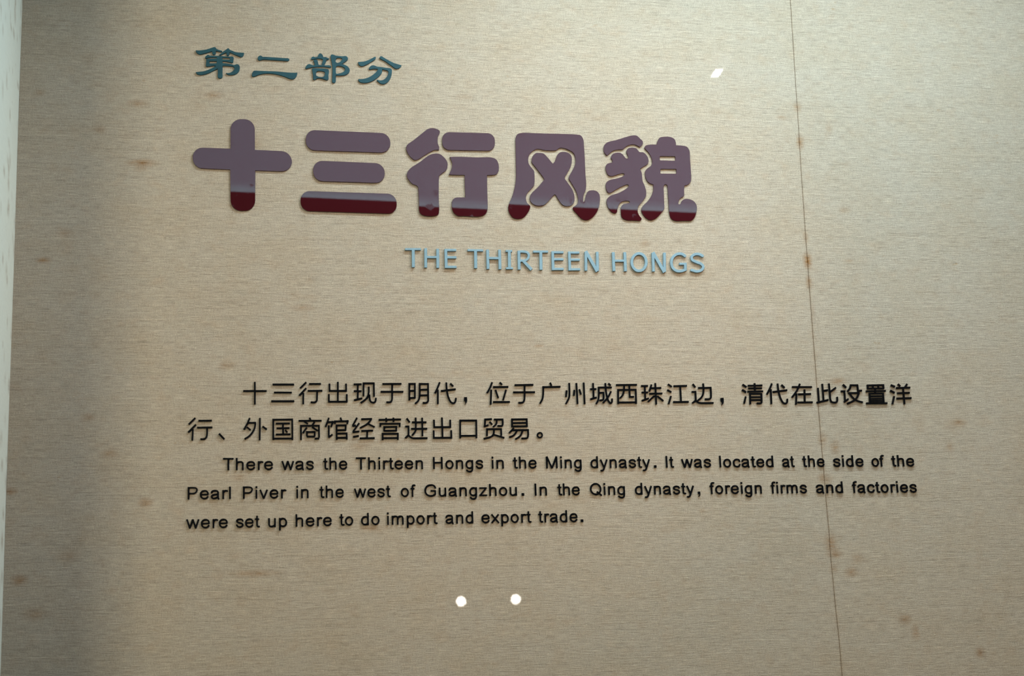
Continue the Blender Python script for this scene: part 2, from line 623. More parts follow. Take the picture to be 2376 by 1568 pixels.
tag(box('window_1', (CORNER - 0.01, -0.806, 0.9), (3.42, -0.8, 3.1), MAT['glass']), 'clear low reflection glass pane of the display case', kind='structure')

# ------------------------------------------------------------------ lamps reflected in the glass and the title
SPOTS = [[1.63,2.2465],[1.9659,2.2525]]
SQUARE = [[1.0277,-1.6364],[1.043,-1.6337],[1.0457,-1.6622],[1.0302,-1.6649]]
SQUARE_Z = 2.76


def ceiling_light():
    root = empty('ceiling_light', (0.865, -1.1, 3.0))
    (xa, ya), (xb, yb) = EDGE
    slope = (yb - ya) / (xb - xa)
    edge = lambda x: ya + (x - xa) * slope
    X0, X1 = -0.02, 1.75

    def slab(name, o0, o1, z0, z1, mat):
        bm = bmesh.new()
        pts = [(X0, o0(X0)), (X1, o0(X1)), (X1, o1(X1)), (X0, o1(X0))]
        lo = [bm.verts.new((x - 0.865, y + 1.1, z0 - 3.0)) for x, y in pts]
        hi = [bm.verts.new((x - 0.865, y + 1.1, z1 - 3.0)) for x, y in pts]
        bm.faces.new(lo)
        bm.faces.new(hi[::-1])
        for i in range(4):
            bm.faces.new((lo[i], hi[i], hi[(i + 1) % 4], lo[(i + 1) % 4]))
        bmesh.ops.recalc_face_normals(bm, faces=bm.faces[:])
        return from_bm(name, bm, mat, root)
    slab('diffuser', lambda x: edge(x), lambda x: -0.855, 2.95, 2.975, MAT['diffuser'])
    slab('housing', lambda x: edge(x), lambda x: -0.855, 2.976, 3.0, MAT['white_metal'])
    tag(root, 'long pale blue ceiling light panel mirrored in the title letters', 'ceiling light')


ceiling_light()


def cylinder(bm, c, axis, r0, r1, depth, seg=32):
    q = Vector(axis).to_track_quat('Z', 'Y').to_matrix().to_4x4()
    bmesh.ops.create_cone(bm, cap_ends=True, segments=seg, radius1=r0, radius2=r1, depth=depth,
                          matrix=Matrix.Translation(Vector(c) + Vector(axis).normalized() * depth / 2) @ q)


def wall_spot(x, z, label):
    root = empty('wall_spotlight', (x, -9.2, z))
    bm = bmesh.new()
    cylinder(bm, (0, 0, 0), (0, 1, 0), 0.05, 0.05, 0.02)
    from_bm('wall_plate', bm, MAT['metal'], root)
    bm = bmesh.new()
    cylinder(bm, (0, 0.02, 0), (0, 1, 0), 0.012, 0.012, 0.24)
    from_bm('arm', bm, MAT['metal'], root)
    bm = bmesh.new()
    cylinder(bm, (0, 0.26, 0), (0, 1, 0), 0.026, 0.040, 0.18)
    from_bm('lamp_head', bm, MAT['metal'], root)
    bm = bmesh.new()
    cylinder(bm, (0, 0.4405, 0), (0, 1, 0), 0.023, 0.023, 0.004)
    from_bm('lens', bm, MAT['lamp_disc'], root)
    tag(root, label, 'spotlight', 'wall spotlights mirrored in the glass')


wall_spot(*SPOTS[0], 'round lit spotlight mirrored low in the glass, left one of two')
wall_spot(*SPOTS[1], 'round lit spotlight mirrored low in the glass, right one of two')


def pendant_lamp():
    c = Vector((sum(p[0] for p in SQUARE) / 4, sum(p[1] for p in SQUARE) / 4, SQUARE_Z))
    root = empty('pendant_lamp', (c.x, c.y, 3.0))
    dz = SQUARE_Z - 3.0
    bm = bmesh.new()
    lo = [bm.verts.new((p[0] - c.x, p[1] - c.y, dz)) for p in SQUARE]
    hi = [bm.verts.new((p[0] - c.x, p[1] - c.y, dz + 0.002)) for p in SQUARE]
    bm.faces.new(lo)
    bm.faces.new(hi[::-1])
    for i in range(4):
        bm.faces.new((lo[i], hi[i], hi[(i + 1) % 4], lo[(i + 1) % 4]))
    bmesh.ops.recalc_face_normals(bm, faces=bm.faces[:])
    from_bm('lens', bm, MAT['lamp_square'], root)
    bm = bmesh.new()
    bm_box(bm, (-0.022, -0.04, dz + 0.002), (0.022, 0.04, dz + 0.03))
    from_bm('lamp_head', bm, MAT['metal'], root)
    bm = bmesh.new()
    cylinder(bm, (0, 0, dz + 0.03), (0, 0, 1), 0.004, 0.004, -dz - 0.03, 12)
    from_bm('rod', bm, MAT['metal'], root)
    tag(root, 'small square lit pendant lamp mirrored in the glass above the title', 'pendant lamp')


pendant_lamp()

# ------------------------------------------------------------------ lettering data (0.05 mm units about each centre)
CLERICAL = [
["第",[54.57,2723.41],"-889,459 -795,460 -735,463 -636,478 -560,494 -496,511 -438,531 -364,560 -260,603 -231,612 -204,616 -192,615 -177,611 -159,602 -152,595 -143,568 -137,558 -130,552 -112,541 -78,526 -41,513 26,498 54,490 64,485 74,476 80,466 82,459 78,447 71,439 62,434 44,433 -18,439 -82,452 -150,461 -151,409 -153,389 -163,349 -169,335 -177,325 -186,318 -204,312 -222,310 -239,313 -254,319 -267,331 -274,348 -283,382 -291,443 -584,338 -690,306 -714,302 -725,301 -757,306 -788,317 -816,333 -843,355 -865,380 -875,397 -880,414/-539,167 -541,178 -540,200 -537,215 -531,228 -521,240 -461,294 -450,302 -444,304 -430,302 -385,278 -367,274 -350,273 0,274 101,271 205,262 261,260 328,263 429,276 443,276 456,273 471,266 490,250 502,231 505,217 504,194 500,157 493,112 489,57 484,43 477,33 468,26 453,18 439,16 420,20 366,38 271,53 202,59 92,61 93,-8 219,-15 308,-23 380,-32 432,-42 484,-61 509,-65 526,-64 548,-58 561,-52 589,-37 609,-29 637,-26 657,-29 680,-41 701,-61 712,-76 723,-102 729,-133 730,-178 726,-215 717,-253 708,-279 697,-305 683,-330 667,-353 634,-386 609,-406 581,-423 550,-438 533,-444 496,-454 458,-462 421,-466 374,-469 344,-468 316,-464 294,-457 267,-442 237,-416 221,-396 289,-395 312,-392 339,-386 368,-377 395,-366 421,-353 444,-338 466,-321 486,-301 503,-281 521,-252 530,-231 534,-211 534,-193 525,-169 515,-155 503,-144 483,-134 458,-129 384,-121 322,-117 220,-115 98,-116 94,-396 100,-503 98,-538 95,-553 88,-569 75,-589 65,-599 52,-607 28,-614 11,-616 -12,-614 -34,-608 -48,-602 -59,-593 -67,-583 -74,-570 -78,-556 -82,-540 -84,-511 -78,-403 -83,-236 -214,-310 -326,-378 -372,-404 -440,-437 -508,-465 -553,-480 -595,-492 -635,-500 -674,-506 -711,-508 -744,-506 -774,-502 -802,-495 -827,-485 -845,-471 -858,-454 -883,-406 -622,-366 -576,-355 -530,-339 -462,-310 -376,-269 -278,-220 -242,-199 -216,-181 -143,-126 -216,-128 -261,-131 -295,-136 -396,-156 -458,-171 -479,-172 -492,-167 -501,-159 -510,-144 -514,-132 -517,-110 -516,-83 -502,59 -502,88 -507,137 -307,149 -115,163 -115,206 -262,200 -344,192 -444,176 -501,159 -518,155 -525,156 -532,158|87,201 356,208 358,138 92,142|-384,46 -112,57 -125,-27 -379,-43/102,440 203,520 264,571 287,593 296,598 300,599 305,598 314,591 359,539 378,526 400,517 465,496 532,466 574,451 607,445 658,441 754,438 889,437 886,399 880,375 866,339 845,302 830,284 818,275 797,266 775,262 766,262 747,267 626,313 541,348 437,396 351,426 348,370 338,328 328,307 320,299 310,294 293,292 274,294 261,300 251,309 247,319 244,358 232,421 146,373 66,325 11,300 -3,297 -8,298 -17,304 -22,315 -22,322 -16,332 28,368"],
["二",[155.61,2718.61],"-623,361 -617,379 -608,396 -597,411 -584,424 -569,434 -558,440 -541,445 -524,446 -506,444 -483,433 -468,423 -448,403 -440,398 -435,397 -399,405 -355,406 355,384 400,383 459,386 483,385 508,379 532,368 540,360 545,354 549,343 550,335 546,320 540,309 526,294 516,286 504,281 490,277 449,272 409,272 291,280 15,284 -230,291 -373,293 -410,291 -449,286 -488,275 -530,257 -558,254 -579,258 -591,263 -602,272 -611,284 -618,298 -625,317 -627,336/-775,-174 -765,-168 -749,-164 -691,-160 -537,-164 -52,-161 38,-162 130,-165 381,-181 542,-188 613,-188 708,-186 847,-177 834,-248 824,-283 804,-330 792,-352 779,-372 764,-391 747,-408 721,-429 703,-437 685,-442 647,-447 611,-443 546,-426 508,-412 425,-376 380,-359 268,-324 180,-300 93,-282 6,-268 -79,-259 -149,-255 -239,-255 -331,-261 -401,-270 -467,-283 -531,-301 -610,-329 -640,-343 -707,-378 -764,-401 -784,-406 -802,-406 -821,-396 -832,-386 -840,-374 -847,-355 -846,-325 -841,-300 -836,-279 -820,-239 -797,-198 -786,-184"],
["部",[254.58,2721.07],"-613,349 -611,374 -608,387 -603,399 -595,410 -584,420 -572,429 -556,438 -543,442 -524,442 -513,439 -484,426 -470,423 -453,423 -407,428 -371,439 -350,501 -334,533 -319,555 -305,570 -286,581 -272,585 -251,580 -236,573 -216,560 -200,546 -187,529 -179,517 -171,499 -152,438 -80,444 -69,444 -51,440 -36,433 -3,415 39,400 49,391 56,379 56,369 52,362 45,355 33,346 12,341 -32,339 -49,283 -61,249 -125,113 -43,112 43,119 68,117 85,113 108,104 120,96 124,91 128,82 130,72 130,61 127,48 120,37 113,31 105,26 92,23 59,25 -3,35 -44,40 -159,43 -230,42 -300,39 -439,27 -534,14 -620,-3 -741,-39 -792,-59 -809,-63 -815,-62 -822,-56 -828,-48 -833,-28 -831,-7 -818,25 -797,61 -774,89 -751,110 -735,121 -719,130 -693,137 -684,137 -666,135 -611,117 -571,98 -554,93 -527,92 -480,98 -490,166 -498,205 -507,225 -527,262 -530,270 -530,278 -528,283 -522,293 -507,305 -484,319 -463,327 -441,331 -414,329 -395,322 -386,314 -382,308 -377,294 -359,229 -336,117 -229,114 -196,227 -179,273 -175,290 -174,311 -181,349 -228,358 -275,363 -326,365 -376,363 -418,357 -487,342 -565,319 -590,316 -599,318 -605,323 -610,335/119,490 122,517 126,526 132,534 145,546 155,552 166,556 181,558 206,555 231,549 247,544 287,525 310,519 341,514 462,506 550,503 584,505 654,515 685,516 707,512 730,499 743,489 758,470 765,456 771,433 772,417 769,394 760,371 752,357 746,349 731,334 648,269 602,235 545,196 618,171 694,141 719,128 749,108 781,77 807,41 818,22 826,1 833,-29 833,-59 829,-89 818,-118 803,-145 783,-170 755,-197 721,-220 686,-239 661,-249 622,-261 580,-270 535,-277 444,-283 362,-282 311,-279 305,-358 303,-483 299,-517 289,-547 279,-563 265,-575 253,-580 240,-583 228,-584 216,-583 197,-577 186,-570 179,-563 173,-554 170,-543 166,-523 164,-500 164,-470 175,-281 180,-89 181,-13 179,54 176,92 170,142 124,426 120,461|318,368 331,395 340,406 351,415 360,419 382,426 420,431 483,431 509,428 530,422 542,414 549,407 555,393 556,383 552,368 537,342 504,300 479,274 461,260 432,244 399,233 377,230 359,233 333,243 318,254 307,268 304,278 303,303 307,331|319,60 331,77 345,90 365,99 385,103 418,105 468,102 512,96 540,89 576,74 599,62 620,48 636,33 649,12 655,-3 659,-26 655,-44 648,-62 638,-80 616,-106 583,-132 544,-154 504,-172 461,-185 367,-207 343,-209 333,-208 326,-204 320,-198 313,-180 310,-158 307,-100 306,-51 307,0 314,44/-583,-47 -579,-40 -573,-34 -555,-26 -537,-22 -484,-19 -64,-25 -38,-27 -18,-31 5,-37 18,-43 29,-52 41,-70 49,-94 53,-121 50,-154 28,-288 27,-313 34,-377 35,-399 32,-432 25,-449 15,-460 -7,-473 -31,-481 -44,-481 -95,-465 -150,-445 -218,-426 -265,-418 -296,-416 -328,-417 -375,-423 -401,-431 -417,-440 -457,-473 -481,-488 -493,-493 -509,-494 -524,-488 -533,-481 -541,-471 -547,-452 -548,-427 -551,-269 -555,-240 -573,-159 -584,-91 -586,-66|-427,-180 -413,-161 -401,-151 -388,-142 -369,-134 -356,-130 -328,-126 -269,-124 -225,-126 -196,-130 -169,-135 -127,-149 -115,-157 -110,-161 -104,-174 -103,-183 -104,-204 -112,-246 -117,-283 -123,-309 -135,-328 -144,-337 -156,-346 -179,-356 -203,-361 -244,-362 -311,-359 -350,-353 -381,-342 -405,-330 -418,-320 -428,-308 -433,-296 -437,-273 -436,-223 -433,-195"],
["分",[353.71,2721.29],"-823,294 -729,301 -679,308 -608,321 -539,341 -472,368 -389,409 -290,467 -214,516 -192,525 -157,533 -152,492 -156,470 -162,454 -170,439 -181,424 -197,406 -221,388 -292,342 -392,269 -440,237 -525,189 -587,156 -622,141 -666,130 -688,127 -708,128 -736,135 -753,143 -769,154 -790,173 -802,190 -813,207 -822,226 -826,249/-414,57 -408,76 -394,102 -378,122 -356,143 -333,160 -309,173 -284,182 -257,185 -229,181 -192,171 -173,164 -137,146 -117,139 -102,136 -68,132 24,125 229,101 344,92 378,91 393,88 407,82 421,73 433,62 443,49 450,34 452,5 447,-97 438,-158 424,-219 403,-280 373,-348 345,-397 324,-426 290,-466 265,-490 239,-511 201,-535 161,-553 135,-559 109,-562 82,-561 44,-553 19,-543 -6,-530 -40,-505 -92,-462 -118,-436 -123,-428 -126,-416 -125,-409 -116,-390 -32,-412 -18,-415 10,-416 54,-412 82,-405 109,-396 135,-383 171,-358 194,-338 216,-315 237,-288 257,-259 274,-229 288,-201 300,-172 309,-143 315,-116 318,-95 319,-71 318,-56 313,-43 305,-32 294,-22 274,-9 256,-1 231,7 153,20 79,27 82,-3 83,-23 80,-51 75,-82 67,-103 60,-118 31,-165 -20,-227 -50,-259 -83,-291 -118,-322 -171,-366 -246,-422 -305,-457 -367,-487 -432,-511 -475,-524 -517,-534 -582,-543 -624,-546 -644,-545 -677,-542 -709,-536 -739,-528 -752,-522 -765,-515 -784,-501 -801,-484 -815,-466 -827,-442 -829,-429 -829,-398 -702,-392 -639,-382 -595,-371 -531,-351 -456,-321 -407,-298 -375,-280 -340,-258 -303,-230 -249,-185 -202,-142 -163,-103 -129,-64 -113,-40 -103,-19 -81,35 -181,36 -240,33 -280,27 -316,21 -360,5 -378,4 -399,9 -410,17 -414,25 -416,35/-2,524 4,534 12,543 27,553 37,558 61,562 73,561 85,558 139,521 265,445 476,334 528,309 564,295 599,285 828,228 806,182 789,156 763,131 733,110 692,89 659,78 637,75 627,75 617,76 599,81 580,90 539,115 512,135 455,181 392,227 205,360 154,390 61,434 11,464 1,474 -3,479 -6,490 -6,508"]
]
TITLE = [
["十",[96.39,2525.2],"-441,1354 -435,1428 -415,1505 -381,1578 -332,1644 -272,1698 -205,1738 -134,1762 -64,1771 63,1776 133,1771 204,1752 272,1717 333,1667 382,1604 417,1533 438,1458 445,1383 450,593 1428,572 1498,563 1569,540 1637,502 1697,448 1746,383 1781,310 1802,234 1808,160 1808,185 1802,111 1781,35 1746,-37 1697,-100 1637,-152 1569,-189 1498,-211 1428,-217 465,-218 459,-1367 452,-1441 432,-1515 397,-1587 348,-1651 288,-1704 221,-1742 151,-1764 82,-1773 -52,-1776 -121,-1771 -191,-1751 -258,-1717 -318,-1667 -367,-1606 -403,-1536 -423,-1462 -431,-1390 -449,-206 -1437,-192 -1505,-184 -1575,-162 -1641,-124 -1700,-72 -1748,-8 -1782,64 -1802,138 -1808,220 -1802,294 -1782,368 -1747,440 -1699,503 -1640,554 -1573,590 -1503,611 -1434,617 -439,608"],
["三",[291.26,2517.06],"-1576,1224 -1569,1293 -1550,1364 -1517,1431 -1471,1490 -1414,1538 -1350,1572 -1283,1591 -1218,1597 1235,1568 1301,1561 1369,1540 1433,1505 1489,1455 1534,1394 1566,1326 1584,1254 1589,1184 1589,1162 1581,1092 1561,1022 1526,954 1479,894 1421,845 1356,810 1288,791 1221,784 -1224,792 -1290,798 -1356,818 -1419,853 -1475,902 -1520,961 -1552,1029 -1571,1099 -1576,1168/-1311,27 -1305,96 -1285,165 -1252,232 -1206,291 -1149,338 -1086,372 -1019,391 -954,396 1002,370 1068,362 1135,341 1199,306 1255,256 1300,196 1332,128 1350,57 1355,-12 1354,-38 1347,-107 1327,-177 1292,-244 1245,-304 1187,-352 1123,-386 1055,-406 989,-412 -961,-402 -1026,-396 -1092,-376 -1155,-341 -1211,-293 -1256,-234 -1288,-167 -1306,-97 -1312,-28/-1780,-1146 -1773,-1081 -1754,-1015 -1722,-952 -1678,-896 -1624,-851 -1563,-819 -1500,-801 -1438,-795 1438,-817 1501,-823 1565,-843 1627,-876 1681,-922 1725,-979 1757,-1043 1775,-1110 1781,-1176 1781,-1244 1776,-1310 1758,-1376 1726,-1439 1682,-1496 1628,-1541 1567,-1573 1503,-1591 1440,-1597 -1452,-1569 -1514,-1563 -1576,-1543 -1636,-1510 -1688,-1464 -1730,-1408 -1760,-1345 -1777,-1279 -1781,-1214"],
["行",[488.56,2521.06],"-1763,912 -1760,945 -1758,961 -1749,992 -1742,1007 -1724,1038 -1705,1062 -1680,1086 -1651,1110 -1514,1208 -1480,1234 -1004,1646 -974,1670 -945,1690 -917,1706 -897,1716 -861,1729 -808,1741 -771,1744 -729,1745 -663,1739 -622,1730 -602,1725 -568,1712 -534,1696 -504,1678 -493,1668 -483,1658 -474,1643 -469,1628 -466,1612 -465,1595 -468,1574 -478,1539 -492,1506 -502,1487 -527,1450 -537,1429 -543,1410 -550,1367 -557,1296 -559,1232 -557,1192 -554,1154 -549,1118 -541,1087 -514,1027 -507,1001 -506,986 -508,955 -520,875 -608,878 -652,877 -674,874 -696,869 -720,861 -744,851 -792,825 -982,706 -1134,605 -1260,514 -1307,485 -1345,468 -1376,457 -1406,450 -1435,449 -1449,450 -1465,455 -1480,461 -1495,470 -1524,491 -1567,529 -1605,568 -1643,613 -1661,638 -1694,688 -1707,713 -1729,762 -1738,787 -1754,839 -1759,864 -1762,889/-383,1313 -377,1366 -361,1421 -334,1473 -297,1520 -252,1558 -201,1585 -149,1601 -97,1607 461,1613 1370,1612 1422,1607 1474,1592 1523,1565 1566,1527 1601,1481 1625,1428 1638,1374 1641,1320 1637,1200 1631,1146 1614,1092 1587,1039 1549,992 1503,954 1452,926 1399,910 1347,905 683,895 -116,887 -168,891 -219,906 -268,932 -311,969 -346,1015 -370,1066 -383,1120 -387,1174/-1747,-62 -1727,-18 -1714,5 -1683,49 -1645,93 -1624,116 -1589,148 -1548,180 -1503,212 -1356,309 -1260,376 -1165,451 -1024,570 -978,606 -934,637 -893,663 -867,676 -817,699 -794,708 -747,722 -699,731 -650,737 -601,739 -576,738 -529,731 -507,725 -484,715 -440,691 -419,675 -378,641 -322,583 -284,536 -266,511 -235,459 -223,433 -213,407 -208,385 -202,341 -203,296 -211,232 -225,172 -240,133 -259,97 -270,80 -286,61 -304,44 -324,27 -411,-34 -430,-50 -541,-153 -553,-317 -559,-428 -569,-728 -575,-1050 -574,-1185 -568,-1386 -569,-1446 -571,-1499 -581,-1584 -588,-1617 -592,-1631 -605,-1657 -614,-1669 -627,-1681 -642,-1691 -658,-1700 -696,-1714 -737,-1725 -793,-1735 -870,-1743 -954,-1745 -995,-1744 -1033,-1741 -1096,-1732 -1149,-1721 -1174,-1714 -1220,-1696 -1240,-1685 -1258,-1672 -1282,-1645 -1301,-1614 -1308,-1597 -1321,-1559 -1326,-1538 -1332,-1504 -1335,-1466 -1336,-1425 -1331,-1241 -1330,-1192 -1342,-623 -1375,-578 -1390,-562 -1400,-555 -1414,-547 -1430,-541 -1487,-526 -1524,-513 -1542,-504 -1561,-490 -1580,-475 -1617,-438 -1651,-399 -1682,-359 -1717,-305 -1738,-268 -1752,-231 -1757,-212 -1762,-175 -1762,-138 -1757,-100/-111,616 68,627 191,633 352,634 918,629 996,631 1313,649 1383,650 1447,647 1502,639 1554,627 1599,612 1619,603 1637,592 1654,579 1670,564 1686,545 1701,523 1714,500 1736,447 1751,392 1760,334 1763,269 1759,201 1748,139 1741,112 1727,74 1710,39 1700,23 1677,-4 1663,-16 1647,-26 1630,-34 1610,-40 1569,-49 1479,-62 1428,-66 1297,-71 1283,-503 1282,-1060 1280,-1289 1276,-1361 1272,-1394 1260,-1452 1246,-1500 1227,-1545 1216,-1565 1203,-1585 1188,-1602 1170,-1620 1150,-1635 1129,-1649 1105,-1662 1080,-1673 1053,-1684 992,-1701 929,-1712 854,-1718 771,-1720 683,-1719 366,-1708 330,-1709 235,-1715 206,-1715 179,-1714 152,-1709 127,-1701 102,-1690 78,-1677 56,-1661 34,-1643 13,-1623 -6,-1602 -23,-1580 -37,-1557 -51,-1530 -61,-1501 -70,-1470 -77,-1438 -83,-1405 -89,-1341 -91,-1258 -87,-1205 -83,-1180 -77,-1155 -70,-1132 -61,-1111 -52,-1093 -28,-1060 0,-1030 33,-1006 50,-997 71,-989 93,-984 142,-980 218,-980 435,-974 429,-526 432,-88 171,-95 -166,-92 -97,51 -74,107 -64,136 -50,188 -39,240 -32,290 -30,314 -30,354 -38,401 -67,500"],
["风",[681.43,2518.89],"-1420,1167 -1419,1371 -1414,1440 -1409,1473 -1398,1521 -1385,1566 -1377,1587 -1367,1607 -1355,1625 -1341,1640 -1324,1655 -1305,1667 -1284,1677 -1262,1686 -1237,1693 -1183,1705 -1101,1718 -1043,1721 -979,1723 -689,1716 -611,1716 143,1722 786,1725 921,1721 1076,1709 1115,1701 1133,1694 1150,1684 1166,1671 1181,1656 1194,1639 1206,1620 1227,1578 1243,1533 1251,1503 1256,1472 1258,1439 1260,1292 1267,1009 1270,741 1266,253 1266,104 1270,0 1278,-144 1280,-233 1276,-311 1269,-378 1258,-442 1245,-502 1237,-530 1221,-572 1184,-646 1168,-684 1150,-741 1141,-779 1134,-817 1130,-857 1129,-905 1131,-951 1134,-969 1137,-982 1142,-987 1147,-986 1153,-981 1174,-950 1195,-910 1203,-890 1211,-866 1237,-758 1245,-731 1273,-663 1294,-621 1319,-582 1332,-566 1348,-553 1364,-543 1381,-535 1400,-529 1419,-525 1459,-519 1536,-514 1594,-518 1630,-526 1664,-541 1698,-564 1714,-578 1743,-609 1766,-643 1774,-662 1781,-682 1789,-725 1793,-772 1794,-820 1792,-880 1783,-944 1765,-1042 1743,-1132 1727,-1190 1708,-1247 1685,-1302 1657,-1356 1625,-1409 1590,-1459 1551,-1506 1510,-1550 1487,-1572 1441,-1612 1394,-1647 1334,-1681 1296,-1698 1278,-1704 1240,-1713 1199,-1715 1178,-1713 1135,-1704 1091,-1689 1050,-1668 1025,-1651 1000,-1630 952,-1580 861,-1472 769,-1368 730,-1318 717,-1295 710,-1275 709,-1249 713,-1234 725,-1211 735,-1200 749,-1189 821,-1145 838,-1133 852,-1120 883,-1081 900,-1053 907,-1038 919,-1005 928,-963 932,-916 930,-842 923,-784 909,-716 890,-646 853,-541 837,-502 797,-425 679,-217 624,-126 606,-85 602,-67 601,-47 606,-21 628,35 662,96 726,200 765,268 826,383 853,440 865,470 882,531 893,595 897,628 901,693 900,725 894,782 884,837 877,863 858,913 846,936 832,957 815,977 795,995 774,1012 726,1041 651,1079 597,1103 541,1123 484,1139 456,1145 410,1151 353,1153 316,1149 299,1145 281,1139 264,1131 232,1109 153,1043 -33,1032 -95,1031 -157,1032 -250,1039 -341,1048 -369,1052 -482,1076 -509,1079 -536,1081 -562,1080 -585,1076 -608,1071 -653,1056 -696,1035 -737,1011 -780,978 -822,940 -859,897 -876,875 -891,853 -913,811 -931,767 -944,721 -951,674 -954,624 -951,572 -948,546 -937,496 -929,472 -919,448 -906,425 -876,380 -803,285 -765,240 -750,215 -743,199 -736,172 -731,141 -727,71 -727,-4 -732,-156 -736,-237 -740,-276 -746,-314 -754,-350 -765,-382 -777,-405 -791,-426 -807,-445 -877,-517 -976,-626 -1016,-672 -1033,-694 -1057,-732 -1073,-762 -1085,-792 -1093,-825 -1098,-868 -1095,-925 -1086,-986 -1070,-1042 -1060,-1067 -1049,-1087 -1033,-1105 -964,-1169 -951,-1185 -943,-1202 -940,-1229 -942,-1256 -950,-1285 -969,-1338 -994,-1389 -1025,-1442 -1060,-1494 -1111,-1561 -1148,-1603 -1187,-1640 -1207,-1656 -1229,-1670 -1275,-1693 -1324,-1710 -1375,-1720 -1401,-1723 -1450,-1725 -1501,-1720 -1551,-1710 -1575,-1702 -1597,-1692 -1618,-1679 -1640,-1662 -1661,-1641 -1680,-1617 -1699,-1591 -1731,-1537 -1745,-1509 -1766,-1462 -1780,-1419 -1790,-1376 -1794,-1332 -1793,-1285 -1790,-1261 -1778,-1211 -1744,-1109 -1721,-1054 -1665,-942 -1639,-881 -1595,-765 -1567,-682 -1541,-596 -1506,-457 -1486,-358 -1468,-255 -1454,-149 -1448,-84 -1441,49/-812,653 -802,701 -792,733 -779,766 -770,781 -745,818 -714,855 -679,888 -660,901 -642,912 -625,919 -607,924 -570,929 -456,929 -400,924 -364,915 -346,908 -327,897 -309,884 -274,852 -179,744 -153,713 8,505 57,562 86,603 100,630 113,662 165,803 180,834 195,861 219,894 243,922 270,946 299,966 315,975 352,988 371,993 410,999 449,1001 470,1001 515,996 537,992 581,980 602,972 639,953 674,930 690,917 719,887 731,870 740,852 749,831 754,808 760,757 760,703 753,621 742,563 727,505 697,418 668,353 633,288 546,133 475,29 462,4 453,-21 449,-46 451,-68 458,-90 469,-111 483,-131 530,-196 566,-254 667,-404 712,-481 730,-518 754,-582 773,-644 780,-676 790,-738 793,-769 796,-828 794,-888 787,-945 780,-972 771,-997 750,-1038 722,-1077 689,-1111 654,-1138 635,-1148 614,-1158 570,-1171 524,-1179 480,-1180 458,-1178 414,-1170 370,-1155 329,-1134 310,-1121 290,-1104 270,-1084 235,-1037 154,-910 95,-795 68,-751 50,-734 41,-730 19,-726 -45,-791 -218,-987 -277,-1048 -334,-1100 -370,-1129 -408,-1154 -449,-1173 -470,-1181 -513,-1192 -536,-1196 -580,-1201 -623,-1200 -666,-1195 -688,-1190 -731,-1177 -751,-1169 -791,-1149 -831,-1123 -851,-1108 -886,-1075 -901,-1057 -913,-1038 -922,-1019 -930,-998 -941,-954 -945,-908 -943,-864 -935,-825 -921,-788 -901,-750 -876,-711 -853,-681 -825,-651 -794,-619 -654,-488 -587,-415 -519,-336 -351,-131 -408,-32 -455,40 -687,358 -755,446 -793,501 -807,527 -816,551 -819,565 -821,578 -820,603"],
